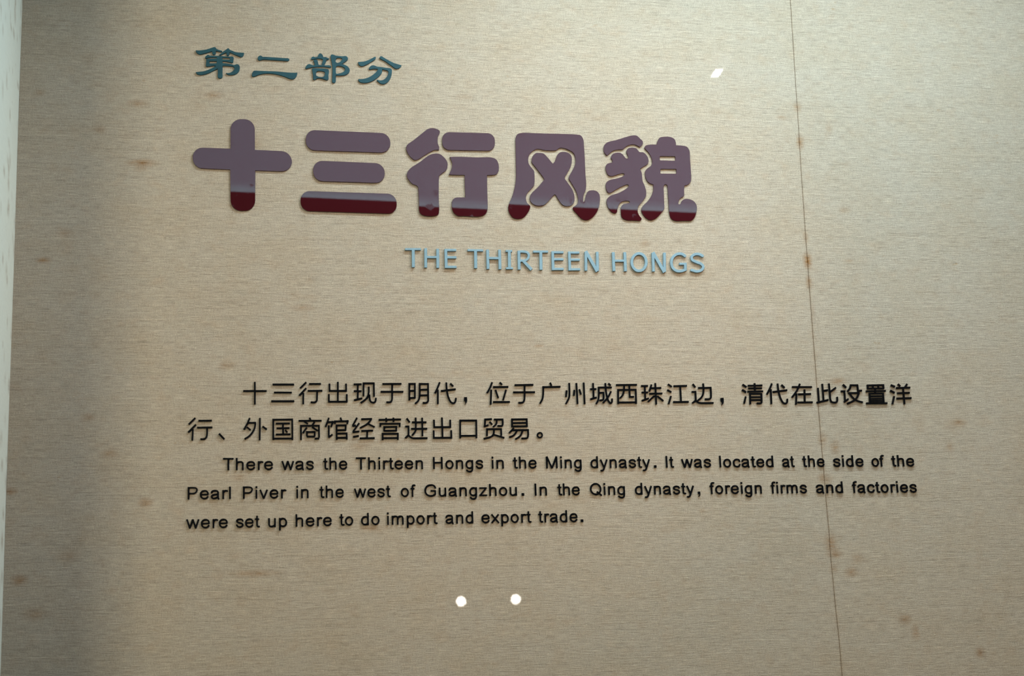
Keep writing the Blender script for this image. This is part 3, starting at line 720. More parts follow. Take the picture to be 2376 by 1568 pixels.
["貌",[872.88,2520.55],"-1800,1114 -1797,1171 -1791,1212 -1780,1251 -1772,1269 -1749,1306 -1719,1341 -1683,1373 -1640,1402 -1603,1421 -1561,1437 -1514,1451 -1308,1502 -1258,1517 -895,1644 -745,1691 -650,1716 -592,1724 -551,1727 -512,1727 -475,1722 -458,1718 -441,1711 -424,1702 -392,1676 -321,1599 -266,1549 -241,1524 -225,1499 -218,1480 -214,1461 -215,1432 -219,1409 -231,1381 -246,1353 -272,1317 -300,1288 -320,1271 -341,1260 -351,1257 -362,1258 -372,1260 -393,1272 -426,1293 -496,1326 -528,1338 -561,1346 -603,1348 -649,1345 -695,1338 -759,1322 -799,1308 -838,1290 -894,1258 -913,1245 -950,1213 -1039,1125 -1156,1125 -1204,1122 -1228,1119 -1279,1110 -1332,1098 -1383,1082 -1431,1062 -1474,1036 -1515,1004 -1599,931 -1638,885 -1648,876 -1657,870 -1666,867 -1676,868 -1685,872 -1695,878 -1713,895 -1754,944 -1775,977 -1790,1012 -1796,1036 -1800,1074/-899,1052 -890,1088 -873,1124 -862,1141 -836,1171 -822,1183 -804,1195 -784,1204 -761,1212 -737,1217 -689,1225 -643,1228 -604,1226 -565,1221 -546,1216 -510,1203 -494,1194 -477,1181 -462,1164 -407,1084 -392,1068 -375,1056 -358,1049 -339,1046 -260,1047 -241,1045 -224,1040 -207,1031 -190,1021 -158,997 -143,983 -116,952 -90,916 -78,896 -55,851 -46,828 -33,781 -30,758 -29,735 -32,688 -36,664 -42,640 -50,617 -60,596 -72,577 -88,558 -109,540 -132,525 -233,469 -255,456 -386,367 -349,274 -337,233 -331,210 -326,174 -324,134 -320,-44 -317,-85 -311,-122 -298,-170 -253,-275 -229,-353 -214,-411 -201,-469 -197,-498 -194,-552 -194,-604 -199,-655 -210,-706 -218,-731 -230,-757 -244,-784 -278,-836 -355,-937 -396,-985 -462,-1053 -500,-1097 -525,-1135 -541,-1167 -554,-1198 -563,-1230 -572,-1284 -574,-1323 -571,-1381 -563,-1415 -544,-1463 -512,-1524 -502,-1538 -454,-1595 -445,-1609 -438,-1622 -435,-1636 -436,-1657 -439,-1667 -449,-1688 -463,-1705 -472,-1712 -491,-1721 -516,-1725 -546,-1727 -722,-1718 -903,-1720 -950,-1719 -994,-1716 -1034,-1710 -1070,-1700 -1093,-1691 -1136,-1669 -1172,-1641 -1188,-1625 -1202,-1609 -1214,-1590 -1223,-1569 -1231,-1546 -1235,-1521 -1240,-1469 -1241,-1363 -1240,-1310 -1235,-1257 -1226,-1208 -1211,-1171 -1195,-1141 -1175,-1115 -1151,-1093 -1138,-1083 -1122,-1074 -1085,-1062 -971,-1038 -908,-1028 -884,-1020 -877,-1014 -874,-1008 -872,-1000 -871,-984 -874,-968 -878,-961 -882,-956 -892,-949 -907,-944 -924,-940 -967,-938 -1031,-941 -1076,-948 -1123,-959 -1169,-975 -1190,-985 -1209,-997 -1225,-1009 -1255,-1038 -1281,-1072 -1315,-1126 -1334,-1165 -1349,-1208 -1373,-1291 -1379,-1323 -1385,-1368 -1393,-1395 -1405,-1414 -1420,-1429 -1438,-1440 -1448,-1445 -1468,-1450 -1483,-1450 -1516,-1443 -1534,-1436 -1570,-1419 -1602,-1398 -1619,-1384 -1651,-1351 -1667,-1332 -1695,-1291 -1731,-1226 -1752,-1176 -1761,-1150 -1776,-1098 -1781,-1073 -1786,-1029 -1786,-989 -1782,-951 -1772,-914 -1764,-897 -1753,-877 -1740,-858 -1707,-821 -1667,-786 -1620,-754 -1582,-732 -1538,-713 -1490,-696 -1335,-645 -1285,-626 -1239,-604 -1152,-557 -1064,-505 -1023,-478 -954,-428 -929,-406 -908,-385 -891,-364 -879,-345 -875,-328 -877,-314 -890,-295 -903,-286 -910,-283 -922,-281 -936,-282 -953,-285 -989,-296 -1083,-334 -1119,-351 -1197,-392 -1397,-503 -1524,-583 -1565,-607 -1603,-626 -1636,-638 -1665,-641 -1679,-638 -1692,-633 -1703,-625 -1724,-605 -1748,-567 -1758,-547 -1774,-499 -1784,-444 -1789,-390 -1787,-345 -1781,-303 -1770,-264 -1763,-245 -1744,-211 -1732,-197 -1719,-183 -1689,-160 -1635,-129 -1581,-106 -1542,-94 -1500,-84 -1366,-56 -1324,-45 -1254,-23 -1162,11 -1109,36 -1086,49 -1068,62 -1050,78 -1034,96 -1024,112 -1022,120 -1022,127 -1028,139 -1040,150 -1057,158 -1075,164 -1089,165 -1123,161 -1162,152 -1261,123 -1423,62 -1463,49 -1500,40 -1532,36 -1550,36 -1584,39 -1600,43 -1629,54 -1642,61 -1655,71 -1670,86 -1685,104 -1698,125 -1711,149 -1732,198 -1740,223 -1751,269 -1758,315 -1759,362 -1755,405 -1750,425 -1740,455 -1733,469 -1716,495 -1695,519 -1683,529 -1663,542 -1640,552 -1614,561 -1472,599 -1478,674 -1482,702 -1486,714 -1496,731 -1522,759 -1526,768 -1528,777 -1527,792 -1524,810 -1517,829 -1509,849 -1488,888 -1463,920 -1436,943 -1405,961 -1352,982 -1314,993 -1291,997 -1245,1003 -1199,1003 -1158,998 -1131,990 -1107,978 -1084,963 -1060,945 -1044,928 -1027,907 -978,834 -961,812 -946,794 -931,782 -914,774 -890,768 -875,769 -862,774 -843,792 -830,816 -828,833 -834,854 -856,900 -893,999 -898,1017 -900,1035/-168,1230 -167,1241 -157,1266 -149,1278 -130,1302 -108,1322 -93,1331 -58,1345 3,1358 77,1369 145,1373 326,1374 357,1483 372,1518 391,1557 413,1597 425,1617 438,1634 453,1650 469,1663 487,1675 508,1683 552,1695 650,1708 745,1715 812,1715 845,1713 904,1704 947,1691 987,1676 1023,1656 1039,1644 1053,1631 1064,1616 1074,1600 1089,1564 1100,1526 1108,1490 1111,1460 1109,1373 1308,1373 1369,1368 1465,1354 1508,1342 1527,1333 1545,1322 1561,1309 1576,1293 1601,1258 1622,1216 1638,1170 1645,1135 1649,1097 1650,1056 1643,833 1645,446 1649,189 1648,150 1640,27 1633,-25 1628,-49 1622,-73 1613,-95 1592,-130 1565,-161 1551,-176 1520,-202 1486,-223 1468,-232 1429,-245 1348,-269 1324,-461 1319,-626 1316,-648 1309,-673 1301,-688 1284,-705 1260,-720 1211,-743 1180,-761 1166,-772 1140,-800 1117,-833 1107,-850 1089,-885 1073,-933 1066,-967 1064,-983 1064,-997 1066,-1008 1071,-1017 1076,-1021 1092,-1025 1112,-1024 1131,-1019 1139,-1015 1149,-1006 1158,-992 1189,-918 1199,-900 1210,-886 1223,-873 1254,-848 1270,-838 1305,-819 1341,-806 1384,-798 1429,-797 1474,-801 1541,-814 1588,-829 1633,-847 1674,-872 1692,-886 1726,-922 1756,-965 1769,-988 1780,-1012 1789,-1037 1795,-1063 1799,-1092 1800,-1122 1798,-1154 1789,-1221 1774,-1287 1750,-1380 1730,-1441 1706,-1499 1692,-1525 1677,-1549 1649,-1586 1618,-1618 1583,-1645 1563,-1657 1543,-1667 1514,-1676 1483,-1682 1449,-1685 1264,-1686 1066,-1699 1015,-1701 967,-1700 923,-1697 885,-1689 840,-1674 801,-1653 784,-1641 753,-1613 739,-1596 726,-1574 714,-1550 705,-1523 698,-1495 686,-1434 672,-1327 669,-1234 673,-988 670,-564 672,-395 667,-326 659,-289 652,-271 644,-256 634,-246 628,-242 621,-239 605,-236 588,-236 571,-240 564,-243 552,-253 541,-266 531,-283 523,-303 516,-330 512,-362 508,-439 507,-569 497,-992 498,-1113 496,-1169 491,-1195 484,-1222 473,-1246 459,-1270 426,-1315 299,-1457 247,-1514 191,-1567 163,-1590 110,-1626 59,-1654 6,-1676 -20,-1684 -45,-1689 -70,-1690 -93,-1689 -115,-1685 -138,-1678 -181,-1658 -222,-1632 -262,-1602 -302,-1561 -338,-1515 -369,-1468 -392,-1426 -409,-1389 -423,-1351 -427,-1332 -429,-1313 -429,-1294 -427,-1275 -423,-1256 -410,-1218 -401,-1198 -379,-1160 -366,-1141 -346,-1115 -322,-1090 -295,-1064 -207,-987 -179,-960 -154,-932 -86,-848 -44,-789 -25,-759 -7,-729 24,-671 37,-642 60,-584 79,-526 86,-497 97,-441 100,-413 105,-251 46,-239 10,-228 -21,-212 -53,-193 -84,-169 -98,-156 -124,-124 -137,-104 -159,-61 -169,-38 -184,11 -195,63 -201,122 -203,153 -200,213 -196,241 -190,265 -176,299 -167,314 -145,342 -108,383 -91,399 -71,414 16,471 35,486 50,503 71,533 80,549 94,581 100,598 108,633 111,676 111,698 106,744 92,813 76,865 42,944 16,993 -10,1034 -37,1067 -155,1197 -162,1207 -167,1218|429,869 432,883 441,895 454,903 467,906 1023,918 1036,913 1041,908 1045,903 1050,889 1042,765 1037,752 1032,746 1019,738 1006,736 446,740 434,746 429,751 424,756 420,770|425,350 428,363 437,375 450,384 463,386 1033,398 1046,393 1052,388 1056,382 1060,369 1055,238 1049,224 1044,219 1032,210 1018,208 441,199 429,204 423,209 419,214 415,227"]
]
CAPITALS = [
["T",[408.98,2352.97],"-294,359 -295,359 -295,357 -297,281 -295,280 -47,284 -56,-370 -56,-370 -54,-371 51,-368 62,286 293,291 295,292 295,292 297,370 295,371"],
["H",[443.61,2352.75],"-197,376 -270,374 -272,373 -284,-372 -283,-374 -184,-372 -182,-372 -181,-370 -174,-7 -174,-7 171,-5 173,-5 174,-6 167,-375 169,-377 269,-375 271,-374 271,-372 284,363 283,365 181,362 180,360 175,82 175,80 -172,78 -173,79 -173,81 -168,375 -169,377 -170,377"],
["E",[478.92,2352.54],"-164,368 -221,366 -222,365 -223,363 -224,-372 -223,-374 -214,-374 215,-366 217,-365 217,-363 219,-280 217,-279 -118,-284 -120,-284 -119,-2 -118,-1 221,5 224,88 224,89 222,90 -119,84 -119,86 -119,284 -117,285 220,291 221,292 222,294 224,372 223,374 -117,368 -119,368 -120,370"],
["T",[526.28,2352.89],"-292,369 -293,367 -297,290 -296,288 -52,289 -50,288 -63,-369 -60,-369 45,-366 46,-366 60,288 61,289 291,289 293,290 297,369 296,369"],
["H",[560.74,2352.35],"-218,373 -277,370 -278,368 -281,-380 -279,-381 -179,-376 -177,-376 -176,-375 -175,2 -174,3 -172,3 172,3 174,3 171,-384 276,-379 276,-378 281,382 279,384 177,379 176,377 174,92 174,90 173,89 -174,89 -174,91 -173,374 -175,375"],
["I",[589.96,2352.4],"-118,371 -120,370 -122,297 -121,296 -42,298 -40,297 -55,-299 -56,-300 -129,-301 -130,-302 -132,-374 -131,-376 -129,-376 130,-371 132,-297 58,-298 56,-297 56,-295 70,299 71,300 73,300 121,301 122,302 125,375 123,376"],
["R",[619.98,2351.25],"-129,389 -204,385 -234,383 -235,380 -236,379 -271,377 -282,-361 -281,-362 -178,-359 -176,-358 -171,-56 -107,-55 -105,-55 -104,-56 197,-391 199,-391 281,-314 281,-312 30,-33 31,-32 63,-21 85,-9 111,9 130,28 147,49 163,73 175,98 186,123 193,149 198,175 199,197 198,221 193,246 187,268 179,288 167,311 153,327 148,333 128,348 106,359 83,368 57,375 34,380 -17,387 -47,390 -78,391|-155,299 -112,301 -83,302 -57,301 -32,299 14,292 34,288 52,283 69,277 79,272 88,264 94,257 99,248 104,235 108,222 111,205 112,192 111,179 109,166 104,151 97,132 88,115 78,100 66,85 55,74 46,67 33,61 14,54 -4,49 -23,45 -67,37 -89,34 -111,33 -133,33 -170,34 -166,297 -165,298"],
["T",[650.74,2352.36],"-284,368 -285,368 -286,366 -289,289 -288,287 -50,291 -66,-377 -65,-378 -63,-378 44,-375 45,-373 61,292 62,294 64,294 285,298 286,300 289,377 289,379"],
["E",[682.89,2351.83],"-223,368 -225,366 -225,362 -227,360 -228,359 -239,-376 -141,-372 -139,-372 -138,-369 -137,-368 214,-362 215,-361 215,-359 219,-279 219,-277 217,-276 -135,-282 -136,-281 -132,10 -131,12 222,19 224,20 227,101 226,102 224,102 -129,96 -131,96 -128,287 -126,289 -125,289 234,295 235,296 235,298 239,375 238,376 236,376"],
["E",[714.51,2351.78],"-161,371 -217,368 -218,366 -229,-376 -130,-371 -127,-370 220,-364 222,-362 225,-278 -125,-284 -126,-282 -122,8 -121,9 224,15 225,16 225,18 229,97 227,98 226,98 -120,92 -121,94 -118,287 -117,288 218,294 219,296 222,375 221,375 -115,369 -117,370 -117,372 -118,373"],
["N",[748.69,2351.86],"-163,425 -266,364 -261,355 -261,353 -286,-374 -186,-371 -185,-370 -166,166 -165,170 146,-424 148,-425 234,-376 262,-374 286,378 185,375 184,372 166,-192 166,-196 164,-197 -161,424"],
["H",[802.7,2352.22],"282,379 178,373 177,372 176,371 173,82 172,80 171,80 -170,74 -171,76 -167,368 -168,370 -170,370 -272,364 -274,364 -275,363 -284,-377 -284,-378 -179,-373 -177,-372 -172,-13 -171,-11 171,-4 172,-6 168,-377 168,-379 170,-379 273,-373 275,-372 284,377 284,379"],
["O",[841.21,2351.81],"13,394 -14,392 -48,385 -81,375 -113,360 -144,342 -174,321 -201,297 -227,270 -250,241 -270,211 -289,176 -304,142 -316,106 -326,68 -332,32 -336,-8 -336,-43 -334,-81 -328,-119 -319,-154 -307,-188 -292,-222 -275,-251 -254,-281 -233,-305 -208,-328 -181,-348 -151,-365 -120,-378 -89,-387 -55,-393 -20,-394 12,-392 46,-385 79,-375 112,-361 143,-344 172,-323 200,-298 225,-272 249,-243 269,-212 288,-178 303,-144 316,-107 326,-70 332,-32 336,6 336,44 334,80 328,118 319,153 308,187 293,221 276,251 254,281 232,306 207,329 180,349 151,366 119,379 88,388 54,393 22,394|-1,289 15,291 35,290 58,286 80,280 100,271 120,260 139,247 156,230 172,212 187,191 200,168 211,144 220,118 227,89 231,61 233,33 233,4 230,-26 225,-54 218,-83 208,-111 196,-138 182,-163 167,-186 150,-207 132,-226 112,-243 93,-257 71,-269 50,-278 27,-285 6,-290 -16,-291 -37,-290 -59,-287 -79,-281 -100,-272 -120,-261 -139,-247 -157,-231 -173,-212 -187,-192 -200,-169 -211,-145 -220,-119 -227,-90 -231,-62 -233,-34 -233,-6 -230,25 -225,53 -218,81 -209,108 -197,137 -183,161 -166,186 -151,205 -133,225 -113,242 -92,257 -71,269 -50,278 -29,285"],
["N",[880.6,2352.35],"-168,424 -256,373 -258,373 -271,372 -273,371 -274,370 -287,-369 -287,-371 -186,-366 -185,-366 -184,-364 -174,166 -173,169 137,-423 139,-424 221,-377 252,-376 253,-375 253,-374 288,385 187,382 185,382 184,381 158,-190 157,-192 156,-193 -167,423"],
["G",[918.81,2352.67],"37,397 16,394 -15,388 -48,378 -81,364 -112,347 -145,325 -172,305 -198,282 -225,253 -246,226 -266,195 -283,163 -297,128 -309,92 -318,56 -323,25 -327,-7 -328,-43 -327,-75 -323,-111 -316,-147 -308,-179 -295,-213 -281,-241 -262,-268 -240,-293 -215,-317 -189,-338 -164,-354 -139,-368 -107,-382 -81,-390 -49,-396 -19,-399 11,-399 38,-398 66,-396 95,-392 124,-386 154,-377 184,-367 261,-335 285,-327 286,-326 285,-322 287,-321 312,-320 313,-318 326,-7 325,-6 224,-9 220,-11 37,-14 36,-16 36,-18 31,-93 31,-95 33,-96 217,-93 218,-94 212,-246 210,-247 177,-261 130,-279 107,-285 86,-290 40,-295 15,-296 -6,-295 -26,-293 -47,-289 -66,-284 -85,-275 -104,-265 -126,-250 -144,-236 -162,-219 -178,-201 -189,-184 -200,-164 -208,-141 -215,-115 -220,-88 -223,-62 -224,-35 -223,-7 -220,18 -216,44 -208,73 -200,100 -189,125 -178,148 -164,169 -149,188 -131,207 -110,226 -86,244 -64,258 -43,270 -19,280 2,287 23,291 50,294 73,295 97,294 120,292 141,287 157,281 172,274 187,265 243,223 263,209 267,214 281,214 292,218 302,223 310,229 318,238 323,248 327,259 328,271 326,282 323,292 326,295 325,297 307,310 251,352 228,366 203,379 173,389 145,394 115,398 81,399 50,398"],
["S",[956.16,2352.87],"-3,394 -28,391 -57,385 -84,377 -106,369 -129,358 -155,344 -179,328 -201,310 -221,290 -237,268 -241,260 -250,237 -256,212 -258,187 -257,161 -254,136 -248,115 -236,89 -217,65 -194,45 -168,30 -142,17 -40,-27 -7,-39 55,-58 83,-68 105,-78 124,-89 147,-110 159,-123 169,-136 175,-147 179,-157 180,-162 179,-168 176,-181 171,-195 162,-212 152,-227 142,-239 131,-250 117,-259 99,-268 78,-277 53,-284 26,-289 -1,-293 -24,-295 -53,-293 -81,-289 -111,-281 -214,-250 -247,-241 -249,-242 -254,-255 -266,-264 -271,-271 -275,-276 -280,-288 -282,-301 -281,-312 -277,-324 -282,-337 -280,-339 -248,-347 -145,-379 -108,-388 -68,-394 -30,-396 2,-393 37,-389 69,-382 102,-373 134,-361 161,-347 191,-327 213,-306 232,-283 249,-258 261,-235 274,-203 280,-178 282,-153 281,-143 277,-119 268,-96 256,-76 240,-55 224,-38 206,-21 186,-4 159,13 127,27 94,39 32,58 4,67 -93,109 -114,120 -130,129 -141,138 -148,147 -151,153 -154,164 -156,178 -156,191 -155,204 -153,214 -150,222 -146,227 -137,237 -124,247 -107,258 -91,267 -73,275 -56,282 -38,287 -19,291 0,293 22,294 44,293 63,292 82,289 99,284 118,276 138,266 203,228 223,217 225,217 229,223 243,225 250,229 256,233 266,241 273,250 278,262 280,273 280,287 275,300 275,302 277,306 277,308 256,319 190,357 166,370 141,380 109,388 85,392 56,395 28,396"]
]
HANZI_UPPER = [
["十",[118.77,2096.97],"-33,410 -34,409 -34,110 -34,108 -414,107 -415,106 -415,46 -414,44 -35,45 -34,44 -34,-409 -33,-411 26,-411 27,-409 27,44 28,45 415,47 415,108 415,109 413,110 28,108 27,110 27,409 26,411 25,411"],
["三",[168.09,2097.58],"-360,336 -360,270 -358,270 408,273 408,338 407,339/-308,42 -309,41 -309,39 -309,-18 -308,-20 323,-18 324,-18 325,-17 325,41 325,43/-409,-273 -410,-273 -410,-275 -410,-338 -409,-339 408,-338 410,-337 410,-272 408,-271"],
["行",[217.64,2097.58],"-171,413 -389,190 -390,189 -348,146 -346,145 -127,369 -170,413/-173,195 -428,-80 -384,-122 -382,-121 -287,-20 -287,-22 -294,-410 -294,-412 -235,-413 -234,-413 -233,-412 -225,-2 -226,-1 -265,0 -267,0 -268,1 -129,151 -130,153/326,365 -45,359 -46,357 -46,297 -44,296 377,303 378,304 378,365 376,366/394,114 -97,107 -97,46 -95,44 203,48 205,46 203,-96 200,-182 199,-236 198,-252 195,-264 192,-273 183,-287 171,-299 156,-310 149,-313 137,-316 121,-317 102,-317 34,-312 12,-311 11,-312 10,-314 10,-321 6,-326 3,-331 0,-342 1,-349 2,-354 4,-359 8,-364 8,-373 9,-374 30,-375 98,-380 122,-380 148,-378 171,-372 184,-365 196,-358 212,-347 221,-338 231,-326 240,-314 247,-301 254,-283 258,-262 260,-243 262,-182 265,-97 267,48 427,51 428,52 428,114"],
["出",[266.64,2099.04],"-23,379 -27,82 -28,81 -265,80 -266,81 -264,314 -326,314 -329,17 -327,17 -28,17 -28,16 -31,-315 -33,-317 -291,-317 -293,-315 -290,-73 -292,-72 -351,-72 -352,-73 -352,-75 -355,-379 -354,-380 -352,-380 349,-379 351,-378 355,-72 353,-70 294,-71 293,-72 289,-315 288,-316 33,-316 31,-315 35,17 330,18 331,20 335,316 273,316 270,83 269,82 37,81 35,82 35,83 39,379 37,380 -22,380"],
["现",[316.24,2097.59],"-189,356 -411,350 -413,349 -413,288 -412,287 -303,289 -301,288 -302,101 -409,100 -410,99 -411,39 -410,37 -305,37 -303,37 -302,35 -303,-206 -416,-234 -403,-296 -107,-223 -105,-222 -119,-161 -239,-190 -241,-190 -240,36 -239,37 -237,37 -136,38 -136,39 -135,99 -136,101 -238,101 -239,103 -238,290 -237,291 -126,294 -127,357/-86,391 -87,390 -95,-114 -94,-116 -33,-116 -32,-114 -26,326 -25,327 283,329 285,328 286,327 286,-129 288,-130 347,-128 349,-127 348,391 347,393/148,236 101,235 98,234 99,203 102,105 101,74 99,44 95,15 83,-41 76,-68 67,-94 56,-121 44,-144 29,-168 8,-193 -19,-218 -50,-243 -154,-317 -188,-343 -151,-392 -150,-393 -117,-368 -13,-293 22,-265 52,-237 78,-205 97,-177 112,-147 123,-122 124,-172 126,-198 128,-223 133,-249 142,-279 147,-295 153,-309 162,-325 171,-337 181,-348 197,-360 215,-369 232,-376 249,-381 266,-385 289,-386 305,-385 317,-382 333,-376 345,-370 357,-361 368,-352 379,-341 387,-329 397,-311 404,-288 407,-268 414,-208 416,-191 416,-189 410,-188 406,-182 400,-177 395,-174 388,-172 381,-172 374,-174 367,-177 360,-182 357,-181 355,-182 352,-201 345,-260 343,-274 339,-286 335,-295 331,-300 325,-307 315,-315 302,-321 295,-322 288,-323 276,-322 254,-316 240,-311 231,-306 224,-301 219,-296 215,-290 210,-281 205,-270 198,-247 194,-233 190,-214 188,-191 187,-166 184,-59 183,-57 169,-58 164,-56 157,-54 144,-55 157,7 162,40 164,74 164,107 161,205 161,235 160,237"],
["于",[364.99,2097.73],"177,372 -342,365 -345,364 -345,302 -343,302 -26,305 -24,303 -28,79 -412,78 -413,77 -414,17 -414,15 -413,14 -31,15 -29,14 -31,-78 -31,-168 -33,-194 -35,-216 -39,-237 -47,-263 -54,-283 -60,-292 -68,-300 -77,-305 -91,-308 -112,-309 -185,-309 -210,-310 -211,-311 -211,-320 -216,-331 -218,-341 -216,-352 -213,-357 -210,-363 -209,-373 -186,-372 -111,-373 -85,-371 -63,-366 -56,-364 -34,-354 -19,-341 -7,-325 1,-311 8,-297 13,-281 22,-249 27,-223 30,-196 31,-168 32,-78 34,15 35,15 411,16 413,17 414,80 36,79 35,80 39,306 349,310 351,372 350,373"],
["明",[413.81,2096.78],"-368,391 -369,389 -382,-250 -381,-251 -380,-251 -322,-251 -320,-251 -319,-250 -318,-195 -317,-193 -133,-192 -132,-191 -132,-182 -131,-180 -115,-180 -114,-178 -102,390 -103,391 -104,392|-307,325 -306,327 -304,327 -167,327 -167,326 -171,141 -171,138 -311,135|-216,73 -175,74 -173,74 -172,73 -176,-127 -177,-129 -179,-129 -316,-129 -317,-127 -313,70 -311,71 -310,71/12,392 2,5 -9,-113 -13,-139 -17,-164 -23,-185 -34,-214 -40,-228 -53,-251 -69,-272 -78,-283 -88,-292 -101,-302 -154,-343 -155,-345 -153,-349 -154,-354 -154,-361 -153,-370 -148,-379 -141,-385 -130,-390 -120,-390 -116,-394 -49,-341 -33,-326 -21,-313 -12,-300 0,-284 17,-254 25,-237 37,-204 45,-175 50,-146 56,-98 57,-96 310,-91 312,-92 309,-252 306,-266 297,-282 290,-292 282,-298 272,-305 261,-309 247,-311 229,-312 166,-311 145,-311 143,-313 143,-320 138,-325 135,-330 133,-341 133,-348 135,-355 139,-362 143,-368 144,-375 145,-375 165,-375 228,-376 251,-375 274,-371 295,-364 309,-356 322,-348 332,-338 341,-328 350,-316 358,-303 364,-289 368,-279 372,-277 373,-257 374,-232 375,-167 374,-163 382,392 381,393 380,393|73,327 73,328 75,328 316,329 318,328 318,326 315,183 70,178|247,117 313,119 315,117 313,-25 312,-27 65,-31 69,114"],
["代",[462.87,2098.03],"-226,412 -331,163 -418,1 -362,-29 -309,70 -308,69 -319,-410 -257,-410 -256,-410 -256,-408 -243,120 -244,122 -281,122 -272,140 -168,388/44,393 14,391 13,389 16,221 18,184 22,130 -165,106 -166,105 -160,44 -160,42 -158,42 29,66 30,64 36,11 44,-37 52,-84 63,-130 75,-169 88,-206 102,-240 116,-274 133,-308 150,-336 171,-363 193,-384 211,-395 228,-402 251,-409 267,-411 284,-412 304,-410 322,-405 338,-396 349,-388 359,-377 368,-364 374,-353 387,-329 394,-311 400,-290 404,-270 417,-195 412,-193 407,-186 402,-181 397,-178 390,-176 383,-175 377,-176 368,-179 361,-184 356,-183 351,-202 342,-259 334,-291 329,-304 319,-324 311,-336 304,-343 300,-345 295,-347 286,-348 275,-347 263,-345 253,-342 242,-338 233,-333 218,-318 204,-301 189,-275 174,-245 161,-215 136,-149 124,-110 114,-68 106,-23 99,22 93,73 96,75 389,112 390,113 384,174 383,175 382,175 87,138 86,139 84,155 79,225 76,393 76,394 74,394/215,380 165,332 269,222 318,268 318,270"],
["，",[499.94,2083.28],"26,143 -54,139 -55,137 -58,46 -57,27 -53,9 -47,-4 -40,-12 -23,-29 -17,-37 -12,-50 -12,-64 -15,-78 -20,-96 -33,-132 -36,-142 -36,-144 -35,-144 4,-98 17,-82 29,-66 38,-48 44,-35 48,-21 52,-7 56,22 58,54 57,89 52,143 51,144"],
["位",[560.4,2097.92],"-231,421 -232,419 -317,214 -435,18 -435,17 -382,-14 -380,-14 -260,185 -172,398 -174,399/101,427 53,377 141,292 189,341 102,426/264,268 -171,262 -173,261 -173,259 -174,198 -172,198 394,205 395,205 396,207 397,268 396,270/-276,131 -277,130 -277,128 -317,-423 -315,-424 -254,-427 -253,-425 -213,128/-59,135 -119,114 -119,112 -25,-192 -24,-193 37,-172 -58,134/277,140 276,139 150,-258 150,-260 209,-277 211,-275 338,121 338,123/370,-293 -190,-299 -191,-301 -192,-362 -192,-363 -190,-364 432,-357 433,-356 435,-293 434,-293"],
["于",[609.41,2096.92],"271,369 -341,356 -344,356 -345,294 -345,293 -344,292 -7,298 -6,297 -12,105 -12,92 -13,91 -408,87 -410,86 -412,25 -411,23 -17,26 -15,26 -21,-129 -24,-172 -27,-192 -32,-212 -41,-242 -47,-256 -52,-269 -59,-280 -65,-286 -70,-291 -81,-297 -97,-301 -121,-303 -200,-304 -225,-306 -226,-307 -226,-309 -226,-319 -230,-328 -232,-339 -230,-348 -224,-359 -224,-370 -199,-369 -118,-367 -89,-364 -65,-359 -58,-356 -34,-344 -18,-330 -5,-314 6,-296 14,-278 26,-242 36,-201 40,-177 42,-152 50,26 51,27 408,30 410,32 412,93 411,95 54,92 53,92 59,299 357,305 359,369 358,370"],
["广",[657.91,2098.24],"53,408 -6,380 43,268 42,267 -273,259 -276,258 -277,197 -275,193 -276,137 -280,47 -289,-50 -297,-115 -303,-148 -310,-176 -318,-205 -329,-230 -340,-254 -354,-278 -399,-351 -414,-376 -413,-378 -400,-385 -394,-392 -387,-397 -380,-399 -373,-400 -360,-407 -359,-408 -358,-407 -344,-383 -298,-309 -283,-282 -269,-254 -258,-227 -247,-192 -239,-158 -233,-122 -224,-56 -218,11 -213,76 -210,195 412,210 413,211 414,273 414,275 412,275 68,267 66,268 107,288 55,406"],
["州",[705.42,2098.02],"-177,391 -231,389 -233,387 -235,182 -239,-2 -243,-65 -247,-94 -253,-123 -259,-145 -266,-165 -284,-204 -326,-282 -344,-313 -384,-378 -380,-381 -377,-392 -371,-401 -363,-407 -354,-410 -344,-410 -334,-407 -329,-410 -279,-329 -237,-253 -216,-210 -206,-186 -197,-163 -189,-136 -182,-101 -178,-69 -175,-36 -170,145 -167,391/95,388 40,385 39,382 50,-399 51,-400 53,-400 115,-396 116,-395 105,386 104,389/-341,114 -343,113 -378,-132 -377,-135 -316,-141 -314,-139 -278,106 -280,108/360,409 320,407 319,405 319,-406 320,-407 383,-404 384,-404 384,409 382,410/-46,131 -48,130 -48,129 -76,-83 -75,-84 -74,-85 -12,-90 -11,-88 17,125 16,126/199,162 144,145 143,144 196,-53 197,-55 260,-35 207,162 205,164"],
